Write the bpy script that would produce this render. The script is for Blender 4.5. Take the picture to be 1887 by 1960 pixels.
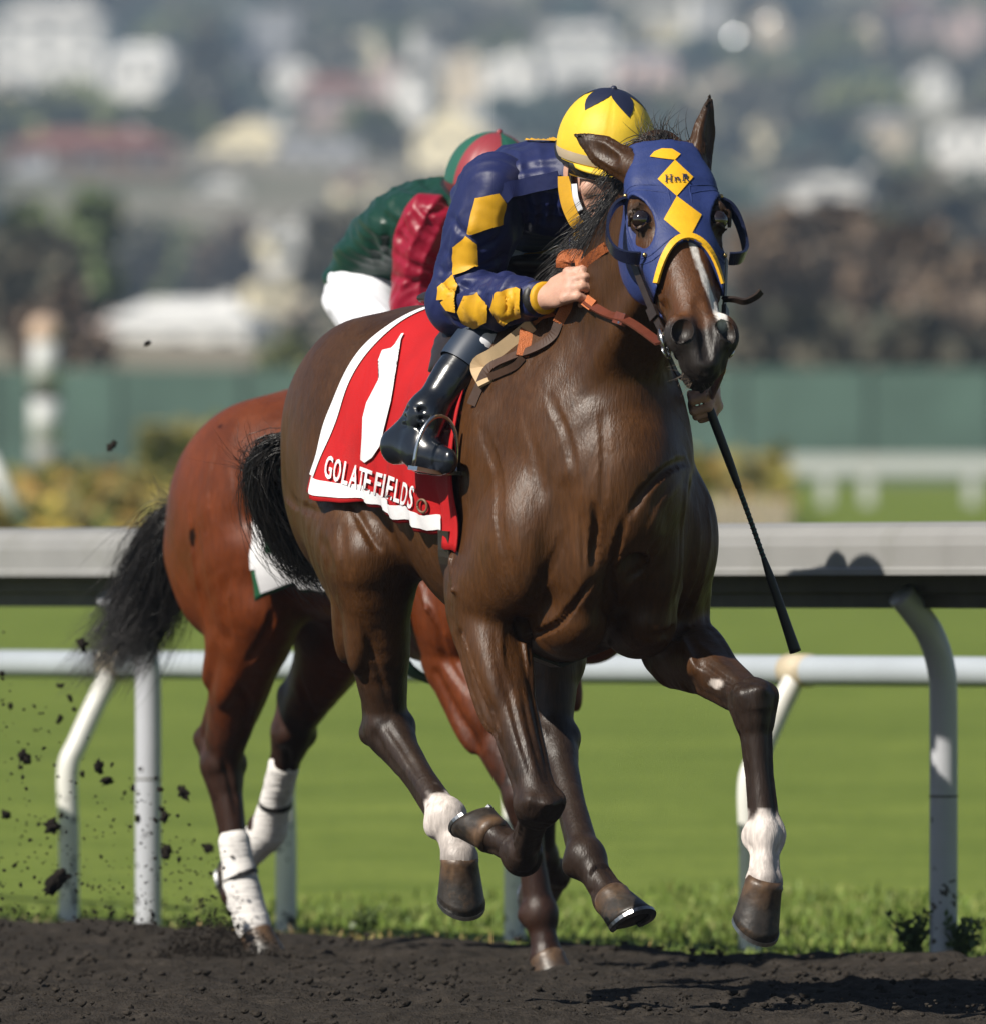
import bpy, bmesh, math, random
import numpy as np
from mathutils import Vector, Matrix
from mathutils.bvhtree import BVHTree

for o in list(bpy.data.objects):
    bpy.data.objects.remove(o, do_unlink=True)
SC = bpy.context.scene
COL = SC.collection
R = math.radians
random.seed(7)
RNG = np.random.default_rng(7)

# ------------------------------------------------------------------ camera, sky, sun, exposure
EYE = 0.91                                   # the photographer kneels at the outer rail
cam = bpy.data.cameras.new('camera')
cam.sensor_fit = 'HORIZONTAL'; cam.sensor_width = 36.0
cam.lens = 36.0 * 30.0 / (1887.0 / 870.0)
cam.clip_start = 0.5; cam.clip_end = 9000
cam.dof.use_dof = True; cam.dof.focus_distance = 29.7
cam.dof.aperture_fstop = cam.lens / 70.0
cam_o = bpy.data.objects.new('camera', cam); COL.objects.link(cam_o)
cam_o.location = (0, -30, EYE)
cam_o.rotation_euler = (R(90) + math.atan(150 / 870 / 30), 0, 0)
SC.camera = cam_o

SUN_AZ, SUN_EL = R(52), R(42)                # from behind the camera, 52 degrees to the left
sun_dir = Vector((math.sin(SUN_AZ) * math.cos(SUN_EL), math.cos(SUN_AZ) * math.cos(SUN_EL), -math.sin(SUN_EL)))
W = bpy.data.worlds.new('World'); SC.world = W; W.use_nodes = True
wn = W.node_tree
bg = wn.nodes['Background']
sky = wn.nodes.new('ShaderNodeTexSky'); sky.sky_type = 'NISHITA'; sky.sun_disc = False
sky.sun_elevation = SUN_EL; sky.air_density = 0.7; sky.dust_density = 0.4
sky.sun_rotation = math.atan2(-sun_dir.x, -sun_dir.y)
wn.links.new(sky.outputs[0], bg.inputs[0]); bg.inputs[1].default_value = 0.05
sl = bpy.data.lights.new('sun', 'SUN'); sl.energy = 4.9; sl.angle = R(0.53); sl.color = (1.0, 0.94, 0.84)
so = bpy.data.objects.new('sun', sl); COL.objects.link(so)
so.rotation_euler = sun_dir.to_track_quat('-Z', 'Y').to_euler(); so.location = (-8, -20, 12)
SC.view_settings.view_transform = 'Standard'; SC.view_settings.look = 'None'
SC.view_settings.gamma = 1; SC.view_settings.use_curve_mapping = False
SC.view_settings.exposure = 0.45
SC.cycles.use_denoising = True
SC.cycles.max_bounces = 6
SC.cycles.volume_bounces = 0
try:
    SC.cycles.denoiser = 'OPENIMAGEDENOISE'
except Exception:
    pass

# ------------------------------------------------------------------ helpers
def P(X, Y, d):
    """world point seen at measured photo position (X, Y of 1887 x 1960) d metres from the camera"""
    return Vector(((X - 943.5) / 870 * d / 30, d - 30, EYE + (1130 - Y) / 870 * d / 30))

def tag(o, label=None, cat=None, group=None, kind=None):
    if label: o['label'] = label
    if cat: o['category'] = cat
    if group: o['group'] = group
    if kind: o['kind'] = kind
    return o

def empty(name, loc=(0, 0, 0), rz=0.0, parent=None):
    o = bpy.data.objects.new(name, None); COL.objects.link(o)
    o.location = loc; o.rotation_euler = (0, 0, rz); o.empty_display_size = 0.2
    if parent: o.parent = parent
    return o

def link(name, me, parent=None, mats=(), smooth=True):
    o = bpy.data.objects.new(name, me); COL.objects.link(o)
    for m in (mats if isinstance(mats, (list, tuple)) else (mats,)):
        me.materials.append(m)
    if smooth:
        me.shade_smooth()
    if parent: o.parent = parent
    return o

def mesh(name, V, F):
    me = bpy.data.meshes.new(name)
    me.from_pydata([tuple(map(float, v)) for v in V], [], [tuple(int(i) for i in f) for f in F])
    me.update()
    return me

def fast_mesh(name, V, Q):
    """quads (n,4) from numpy"""
    V = np.asarray(V, np.float32); Q = np.asarray(Q, np.int32)
    me = bpy.data.meshes.new(name)
    me.vertices.add(len(V)); me.vertices.foreach_set('co', V.ravel())
    n = Q.shape[1]
    me.loops.add(Q.size); me.loops.foreach_set('vertex_index', Q.ravel())
    me.polygons.add(len(Q))
    me.polygons.foreach_set('loop_start', np.arange(0, Q.size, n, dtype=np.int32))
    me.polygons.foreach_set('loop_total', np.full(len(Q), n, np.int32))
    me.update(calc_edges=True); me.validate()
    return me

def set_col(me, C, name='tint'):
    a = me.color_attributes.new(name, 'FLOAT_COLOR', 'POINT')
    C = np.asarray(C, np.float32)
    if C.shape[1] == 3:
        C = np.concatenate([C, np.ones((len(C), 1), np.float32)], 1)
    a.data.foreach_set('color', C.ravel())

def coords(me):
    a = np.empty(len(me.vertices) * 3, np.float32); me.vertices.foreach_get('co', a)
    return a.reshape(-1, 3)

def bvh_of(me):
    return BVHTree.FromPolygons([v.co.copy() for v in me.vertices], [tuple(p.vertices) for p in me.polygons])

def nrm(v):
    v = np.asarray(v, float); return v / (np.linalg.norm(v) + 1e-12)

def smooth01(x, a, b):
    t = np.clip((x - a) / (b - a), 0, 1); return t * t * (3 - 2 * t)

# ------------------------------------------------------------------ materials
def mat(name, col=(0.5, 0.5, 0.5), rough=0.6, metal=0.0, spec=0.5, noise=0.0, nscale=20.0, bump=0.0, bscale=60.0,
        attr=None, coat=0.0, coat_r=0.2, sheen=0.0, stretch=(1, 1, 1), dirt=None, dscale=8.0, damt=0.5, spatter=None, rnoise=0.0):
    m = bpy.data.materials.new(name); m.use_nodes = True
    n = m.node_tree.nodes; l = m.node_tree.links
    b = n['Principled BSDF']
    b.inputs['Roughness'].default_value = rough; b.inputs['Metallic'].default_value = metal
    b.inputs['Specular IOR Level'].default_value = spec
    b.inputs['Coat Weight'].default_value = coat; b.inputs['Coat Roughness'].default_value = coat_r
    b.inputs['Sheen Weight'].default_value = sheen
    tc = n.new('ShaderNodeTexCoord'); mp = n.new('ShaderNodeMapping'); mp.inputs['Scale'].default_value = stretch
    l.new(tc.outputs['Object'], mp.inputs[0])
    if attr:
        a = n.new('ShaderNodeAttribute'); a.attribute_name = attr; c = a.outputs['Color']
    else:
        a = n.new('ShaderNodeRGB'); a.outputs[0].default_value = (*col, 1); c = a.outputs[0]
    if noise:
        t = n.new('ShaderNodeTexNoise'); t.inputs['Scale'].default_value = nscale; t.inputs['Detail'].default_value = 5
        l.new(mp.outputs[0], t.inputs[0])
        r = n.new('ShaderNodeMapRange'); r.inputs[1].default_value = 0.25; r.inputs[2].default_value = 0.75
        r.inputs[3].default_value = 1 - noise; r.inputs[4].default_value = 1 + noise
        l.new(t.outputs[0], r.inputs[0])
        x = n.new('ShaderNodeVectorMath'); x.operation = 'MULTIPLY'
        l.new(c, x.inputs[0]); l.new(r.outputs[0], x.inputs[1]); c = x.outputs[0]
    if dirt:
        t = n.new('ShaderNodeTexNoise'); t.inputs['Scale'].default_value = dscale; t.inputs['Detail'].default_value = 7
        t.inputs['Roughness'].default_value = 0.7
        l.new(tc.outputs['Object'], t.inputs[0])
        r = n.new('ShaderNodeMapRange'); r.inputs[1].default_value = 0.52; r.inputs[2].default_value = 0.75
        r.inputs[3].default_value = 0; r.inputs[4].default_value = damt
        l.new(t.outputs[0], r.inputs[0])
        x = n.new('ShaderNodeMix'); x.data_type = 'RGBA'
        l.new(r.outputs[0], x.inputs[0]); l.new(c, x.inputs[6]); x.inputs[7].default_value = (*dirt, 1); c = x.outputs[2]
    if spatter:                                                        # mud flecks thrown up from the track, thinning out with height
        col_, zmax = spatter
        g_ = n.new('ShaderNodeNewGeometry'); t = n.new('ShaderNodeTexNoise'); t.inputs['Scale'].default_value = 30; t.inputs['Detail'].default_value = 5; l.new(g_.outputs['Position'], t.inputs[0])
        sp = n.new('ShaderNodeSeparateXYZ'); l.new(g_.outputs['Position'], sp.inputs[0])
        th = n.new('ShaderNodeMapRange'); th.inputs[1].default_value = 0; th.inputs[2].default_value = zmax; th.inputs[3].default_value = .60; th.inputs[4].default_value = .80; l.new(sp.outputs[2], th.inputs[0])
        gt = n.new('ShaderNodeMath'); gt.operation = 'GREATER_THAN'; l.new(t.outputs[0], gt.inputs[0]); l.new(th.outputs[0], gt.inputs[1])
        x = n.new('ShaderNodeMix'); x.data_type = 'RGBA'; l.new(gt.outputs[0], x.inputs[0]); l.new(c, x.inputs[6]); x.inputs[7].default_value = (*col_, 1); c = x.outputs[2]
    l.new(c, b.inputs['Base Color'])
    if rnoise:
        t = n.new('ShaderNodeTexNoise'); t.inputs['Scale'].default_value = 9; t.inputs['Detail'].default_value = 6
        l.new(tc.outputs['Object'], t.inputs[0])
        r = n.new('ShaderNodeMapRange'); r.inputs[1].default_value = 0.3; r.inputs[2].default_value = 0.7
        r.inputs[3].default_value = rough - rnoise; r.inputs[4].default_value = rough + rnoise
        l.new(t.outputs[0], r.inputs[0]); l.new(r.outputs[0], b.inputs['Roughness'])
    if bump:
        t = n.new('ShaderNodeTexNoise'); t.inputs['Scale'].default_value = bscale; t.inputs['Detail'].default_value = 4
        l.new(mp.outputs[0], t.inputs[0])
        bp = n.new('ShaderNodeBump'); bp.inputs['Strength'].default_value = bump; bp.inputs['Distance'].default_value = 0.01
        l.new(t.outputs[0], bp.inputs['Height']); l.new(bp.outputs[0], b.inputs['Normal'])
    return m

# ------------------------------------------------------------------ sculpting field
class Field:
    def __init__(s, lo, hi, h):
        s.h = h; s.lo = np.array(lo, float)
        n = np.ceil((np.array(hi) - s.lo) / h).astype(int) + 1
        s.ax = [(s.lo[i] + h * np.arange(n[i])).astype(np.float32) for i in range(3)]
        s.f = np.full(n, 0.5, np.float32)

    def box(s, lo, hi):
        sl = []
        for i in range(3):
            a = int(np.clip(np.floor((lo[i] - s.lo[i]) / s.h), 0, s.f.shape[i]))
            b = int(np.clip(np.ceil((hi[i] - s.lo[i]) / s.h) + 1, 0, s.f.shape[i]))
            sl.append(slice(a, max(b, a)))
        X = s.ax[0][sl[0]][:, None, None]; Y = s.ax[1][sl[1]][None, :, None]; Z = s.ax[2][sl[2]][None, None, :]
        return tuple(sl), X, Y, Z

    def mix(s, sl, d, k, mode='add'):
        a = s.f[sl]
        if a.size == 0: return
        if mode == 'add':
            h = np.clip(0.5 + 0.5 * (a - d) / k, 0, 1); s.f[sl] = a + (d - a) * h - k * h * (1 - h)
        elif mode == 'sub':
            d = -d; h = np.clip(0.5 - 0.5 * (a - d) / k, 0, 1); s.f[sl] = a + (d - a) * h + k * h * (1 - h)
        else:                                                      # intersect
            h = np.clip(0.5 - 0.5 * (a - d) / k, 0, 1); s.f[sl] = a + (d - a) * h + k * h * (1 - h)

    def ell(s, c, r, k=0.03, axes=None, mode='add'):
        c = np.array(c, float); r = np.array(r, float)
        A = np.eye(3) if axes is None else np.array(axes, float)
        m = r.max() + 2 * k + 0.01
        sl, X, Y, Z = s.box(c - m, c + m)
        dx, dy, dz = X - c[0], Y - c[1], Z - c[2]
        q2 = 0; l2 = dx * dx + dy * dy + dz * dz
        for i in range(3):
            u = dx * A[i, 0] + dy * A[i, 1] + dz * A[i, 2]; q2 = q2 + (u / r[i]) ** 2
        q = np.sqrt(q2) + 1e-6; l = np.sqrt(l2)
        s.mix(sl, (l - l / q).astype(np.float32), k, mode)

    def sweep(s, nodes, side, k=0.03, mode='add', sub=3):
        """nodes: (x, y, z, half width, front, back); side: vector of the width direction"""
        N = np.array(nodes, float)
        if sub > 1 and len(N) > 2:
            E = np.vstack([2 * N[0] - N[1], N, 2 * N[-1] - N[-2]]); out = []
            for i in range(1, len(E) - 2):
                p0, p1, p2, p3 = E[i - 1:i + 3]
                for j in range(sub):
                    t = j / sub
                    c = 0.5 * (2 * p1 + (p2 - p0) * t + (2 * p0 - 5 * p1 + 4 * p2 - p3) * t ** 2 + (3 * p1 - p0 - 3 * p2 + p3) * t ** 3)
                    c[3:] = p1[3:] + (p2[3:] - p1[3:]) * (t * t * (3 - 2 * t) * 0.5 + t * 0.5)
                    out.append(c)
            out.append(N[-1]); N = np.array(out)
        m = N[:, 3:].max() + 2 * k + 0.01
        LO, HI = N[:, :3].min(0) - m, N[:, :3].max(0) + m
        SL, X0, Y0, Z0 = s.box(LO, HI)
        shp = s.f[SL].shape
        if 0 in shp: return
        tmp = np.full(shp, 0.5, np.float32)
        off = [SL[i].start for i in range(3)]
        for i in range(len(N) - 1):
            a, b = N[i], N[i + 1]
            e = b[:3] - a[:3]; L = np.linalg.norm(e)
            if L < 1e-6: continue
            e = e / L
            sd = nrm(np.array(side) - np.dot(side, e) * e); v = np.cross(e, sd)
            mm = max(a[3:].max(), b[3:].max()) + 2 * k + 0.01
            sl, X, Y, Z = s.box(np.minimum(a[:3], b[:3]) - mm, np.maximum(a[:3], b[:3]) + mm)
            if any(q.stop <= q.start for q in sl): continue
            dx, dy, dz = X - a[0], Y - a[1], Z - a[2]
            w = dx * e[0] + dy * e[1] + dz * e[2]
            t = np.clip(w / L, 0, 1)
            ww = w - t * L
            u = dx * sd[0] + dy * sd[1] + dz * sd[2]
            vv = dx * v[0] + dy * v[1] + dz * v[2]
            ra = a[3] + (b[3] - a[3]) * t; rf = a[4] + (b[4] - a[4]) * t; rb = a[5] + (b[5] - a[5]) * t
            rv = np.where(vv > 0, rf, rb); rc = np.minimum(ra, rv)
            q = np.sqrt((u / ra) ** 2 + (vv / rv) ** 2 + (ww / rc) ** 2) + 1e-6
            l = np.sqrt(u * u + vv * vv + ww * ww)
            d = (l - l / q).astype(np.float32)
            ts = tuple(slice(sl[j].start - off[j], sl[j].stop - off[j]) for j in range(3))
            tmp[ts] = np.minimum(tmp[ts], d)
        s.mix(SL, tmp, k, mode)

    def cap(s, a, b, ra, rb, k=0.02, mode='add'):
        s.sweep([(*a, ra, ra, ra), (*b, rb, rb, rb)], nrm(np.cross(np.array(b) - np.array(a), (0.31, 0.87, 0.4))), k, mode, sub=1)

    def extract(s, iters=1):
        f = s.f; inside = f < 0
        nx, ny, nz = f.shape
        corners = [(i, j, k) for i in (0, 1) for j in (0, 1) for k in (0, 1)]
        cnt = sum(inside[i:nx - 1 + i, j:ny - 1 + j, k:nz - 1 + k].astype(np.int8) for i, j, k in corners)
        act = (cnt > 0) & (cnt < 8)
        idx = np.argwhere(act); ids = np.full(act.shape, -1, np.int32); ids[act] = np.arange(len(idx))
        acc = np.zeros((len(idx), 3)); num = np.zeros(len(idx))
        vals = {c: f[idx[:, 0] + c[0], idx[:, 1] + c[1], idx[:, 2] + c[2]] for c in corners}
        for c in corners:
            for ax in range(3):
                if c[ax]: continue
                c2 = list(c); c2[ax] = 1; c2 = tuple(c2)
                a, b = vals[c], vals[c2]
                cr = (a < 0) != (b < 0)
                t = a[cr] / (a[cr] - b[cr])
                p = np.zeros((cr.sum(), 3)); p[:] = c; p[:, ax] = t
                acc[cr] += p; num[cr] += 1
        V = s.lo + (idx + acc / num[:, None]) * s.h
        quads = []
        for ax in range(3):
            o1, o2 = [(1, 2), (2, 0), (0, 1)][ax]
            sl_a = [slice(1, -1)] * 3; sl_b = [slice(1, -1)] * 3
            sl_a[ax] = slice(0, -1); sl_b[ax] = slice(1, None)
            A, B = inside[tuple(sl_a)], inside[tuple(sl_b)]
            e = np.argwhere(A != B)
            if not len(e): continue
            flip = A[tuple(e.T)]
            base = e.copy(); base[:, o1] += 1; base[:, o2] += 1      # grid point index (shifted by slice start)
            def cid(d1, d2):
                q = base.copy(); q[:, o1] += d1; q[:, o2] += d2
                return ids[q[:, 0], q[:, 1], q[:, 2]]
            q = np.stack([cid(-1, -1), cid(0, -1), cid(0, 0), cid(-1, 0)], 1)
            q[~flip] = q[~flip][:, ::-1]
            quads.append(q)
        Q = np.concatenate(quads)
        # light relaxation takes the grid pattern out
        for _ in range(iters):
            S = np.zeros_like(V); C = np.zeros(len(V))
            for a in range(4):
                b = (a + 1) % 4
                for i, j in ((a, b), (b, a)):
                    for d in range(3):
                        S[:, d] += np.bincount(Q[:, i], V[Q[:, j], d], len(V))
                    C += np.bincount(Q[:, i], minlength=len(V))
            V = V + 0.5 * (S / C[:, None] - V)
        return V, Q

    def mesh(s, name, iters=1):
        V, Q = s.extract(iters); return fast_mesh(name, V, Q)
# ------------------------------------------------------------------ horses
class Frame:
    """a horse's own axes: x forward, y to its left, z up, on the ground"""
    def __init__(s, o, yaw):
        s.o = np.array([o[0], o[1], 0.0]); s.yaw = yaw
        s.f = np.array([math.sin(yaw), -math.cos(yaw), 0]); s.l = np.array([math.cos(yaw), math.sin(yaw), 0])
        s.rz = yaw - math.pi / 2
    def at(s, X, Y, lx):
        """local point at fore-aft station lx that the photo shows at (X, Y)"""
        kx = (X - 943.5) / 870 / 30
        ly = (kx * (30 + s.o[1] + s.f[1] * lx) - s.o[0] - s.f[0] * lx) / (s.l[0] - kx * s.l[1])
        d = 30 + s.o[1] + s.f[1] * lx + s.l[1] * ly
        return np.array([lx, ly, EYE + (1130 - Y) / 870 * d / 30])
    def aty(s, X, Y, ly):
        kx = (X - 943.5) / 870 / 30
        lx = (kx * (30 + s.o[1] + s.l[1] * ly) - s.o[0] - s.l[0] * ly) / (s.f[0] - kx * s.f[1])
        d = 30 + s.o[1] + s.f[1] * lx + s.l[1] * ly
        return np.array([lx, ly, EYE + (1130 - Y) / 870 * d / 30])
    def world(s, p):
        p = np.asarray(p, float); return s.o + p[0] * s.f + p[1] * s.l + np.array([0, 0, p[2]])
    def local_dir(s, w):
        w = np.asarray(w, float); return np.array([w @ s.f, w @ s.l, w[2]])
    def view(s):
        return s.local_dir((0, 1, 0))

class Head:
    def __init__(s, poll, muzzle):
        s.o = np.array(poll, float); m = np.array(muzzle, float)
        s.e = nrm(m - s.o); s.L = np.linalg.norm(m - s.o)
        y = np.array([-s.e[1], s.e[0], 0]); s.s = nrm(y)             # to the horse's left
        s.n = np.cross(s.e, s.s)                                     # out of the face
    def p(s, t, side=0.0, front=0.0):
        return s.o + s.e * t + s.s * side + s.n * front
    def inv(s, V):
        D = V - s.o; return D @ s.e, D @ s.s, D @ s.n

def head_shape(F, H, g=0.0):
    """skull, cheeks, eye sockets and muzzle; g swells it (for the hood)"""
    nd = [(-.03, .055, .045, .07), (.04, .078, .066, .12), (.12, .09, .074, .165), (.20, .094, .072, .178), (.28, .083, .066, .160),
          (.36, .066, .060, .118), (.44, .055, .054, .092), (.51, .053, .050, .080), (.565, .050, .044, .070), (.60, .036, .030, .050)]
    F.sweep([(*H.p(t), w + g, f + g, b + g) for t, w, f, b in nd], H.s, 0.03)
    for sd in (-1, 1):
        F.ell(H.p(.185, sd * .078, .030), (.05 + g, .028 + g, .028 + g), 0.03, (H.e, H.s, H.n))        # brow
        F.ell(H.p(.20, sd * .062, -.10), (.10 + g, .035 + g, .085 + g), 0.03, (H.e, H.s, H.n))         # cheek
        F.cap(H.p(.25, sd * .078, .002), H.p(.40, sd * .056, -.004), .014 + g, .008 + g, 0.02)          # facial crest
        F.cap(H.p(.10, sd * .070, .03), H.p(.0, sd * .055, .02), .02 + g, .02 + g, 0.03)

def fore_leg(F, J, sd, bulk=1.0):
    S, E, K, T, C = [np.array(p, float) for p in J]                 # shoulder, elbow, knee, fetlock, coronet
    Y = (0, 1, 0)
    ek = K - E; kt = T - K; tc = C - T
    sh = nrm(np.array([0.35, sd, 0]))
    up = [(*S, .075, .10, .11), (*(S * .45 + E * .55), .085, .105, .115), (*E, .076, .080, .098), (*(E + ek * .22), .071, .066, .084),
          (*(E + ek * .45), .058, .056, .064), (*(E + ek * .70), .050, .050, .053), (*(E + ek * .88), .045, .046, .044), (*K, .050, .052, .044)]
    F.sweep(up, Y, 0.035)
    lo = [(*K, .050, .052, .042), (*(K + kt * .12), .046, .045, .043), (*(K + kt * .25), .036, .034, .040), (*(K + kt * .55), .0305, .029, .041),
          (*(K + kt * .85), .033, .032, .045), (*T, .041, .040, .048)]
    F.sweep(lo, Y, 0.02)
    F.sweep([(*T, .041, .041, .047), (*(T + tc * .4), .0315, .032, .036), (*(T + tc * .75), .034, .035, .035), (*C, .042, .042, .041), (*(C + tc * .12), .038, .038, .037)], Y, 0.018)
    # relief: muscle edges of the forearm, knee bones, flexor tendon groove, ergot
    d = nrm(ek); v = np.cross(d, Y)
    F.ell(E + ek * .20 + np.array([0, sd * .030, 0]) + v * .022, (.15 * bulk, .036, .042), 0.022, (d, Y, v))
    F.ell(E + ek * .26 + np.array([0, sd * .03, 0]) - v * .042, (.15, .030, .030), 0.018, (d, Y, v))
    F.ell(E + ek * .22 - np.array([0, sd * .045, 0]) + v * .012, (.13, .026, .05), 0.018, (d, Y, v))
    F.cap(E + ek * .12 + np.array([0, sd * .074, 0]) - v * .012, E + ek * .62 + np.array([0, sd * .05, 0]) - v * .012, .008, .006, 0.02, 'sub')
    F.cap(E + ek * .3 + v * .05 - np.array([0, sd * .02, 0]), E + ek * .8 + v * .036 - np.array([0, sd * .012, 0]), .006, .005, 0.012)
    for q in (-1, 1):
        F.ell(K + d * .002 + np.array([0, q * .034, 0]) + v * .020, (.032, .019, .023), 0.012)
        c = nrm(kt); cv = np.cross(c, Y)
        F.cap(K + kt * .25 + np.array([0, q * .036, 0]) - cv * .012, K + kt * .85 + np.array([0, q * .036, 0]) - cv * .014, .006, .006, 0.010, 'sub')
        F.ell(T + np.array([0, q * .025, 0]) - cv * .022, (.026, .021, .026), 0.012)
    F.ell(K + v * .038 + d * .02, (.026, .026, .018), 0.014)

def hind_leg(F, J, sd):
    Hp, St, Hk, T, C = [np.array(p, float) for p in J]              # hip, stifle, hock, fetlock, coronet
    Y = (0, 1, 0)
    hs = St - Hp; sh = Hk - St; ht = T - Hk; tc = C - T
    F.sweep([(*Hp, .125, .20, .21), (*(Hp + hs * .4), .135, .19, .20), (*(Hp + hs * .75), .118, .145, .17), (*St, .088, .095, .135),
             (*(St + sh * .15), .078, .082, .12)], Y, 0.06)
    F.sweep([(*St, .085, .092, .125), (*(St + sh * .22), .080, .086, .125), (*(St + sh * .45), .066, .072, .104), (*(St + sh * .70), .050, .054, .080),
             (*(St + sh * .88), .044, .046, .068), (*Hk, .050, .052, .055)], Y, 0.04)
    d = nrm(sh); v = np.cross(d, Y)
    c = nrm(ht); cv = np.cross(c, Y)
    F.sweep([(*Hk, .051, .053, .053), (*(Hk + ht * .12), .047, .050, .051), (*(Hk + ht * .26), .038, .040, .045), (*(Hk + ht * .55), .032, .033, .042),
             (*(Hk + ht * .86), .034, .035, .046), (*T, .043, .042, .050)], Y, 0.02)
    F.sweep([(*T, .043, .043, .049), (*(T + tc * .4), .033, .034, .037), (*(T + tc * .75), .035, .036, .036), (*C, .043, .043, .042), (*(C + tc * .12), .039, .039, .038)], Y, 0.018)
    # point of hock with the tendon above it
    pk = Hk - c * .080 - cv * .058
    F.cap(Hk - cv * .02, pk, .028, .021, 0.022)
    F.cap(pk, St + sh * .45 - v * .085, .017, .026, 0.03)
    F.cap(pk, Hk + ht * .3 - cv * .03, .018, .016, 0.02)
    F.cap(St + sh * .55 + np.array([0, sd * .060, 0]) - v * .040, Hk - d * .045 + np.array([0, sd * .047, 0]) - v * .042, .010, .013, 0.016, 'sub')
    F.ell(St + sh * .28 + np.array([0, sd * .040, 0]) + v * .014, (.15, .036, .046), 0.02, (d, Y, v))
    F.ell(St + sh * .26 + np.array([0, sd * .04, 0]) - v * .062, (.15, .036, .034), 0.02, (d, Y, v))
    F.ell(St + np.array([.045, sd * .03, .0]), (.045, .045, .055), 0.04)
    for q in (-1, 1):
        F.ell(Hk + np.array([0, q * .038, 0]) + cv * .012, (.036, .018, .028), 0.014)
        F.cap(Hk + ht * .28 + np.array([0, q * .038, 0]) - cv * .011, Hk + ht * .85 + np.array([0, q * .038, 0]) - cv * .010, .006, .006, 0.010, 'sub')
        F.ell(T + np.array([0, q * .026, 0]) - cv * .024, (.026, .021, .026), 0.012)

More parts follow.
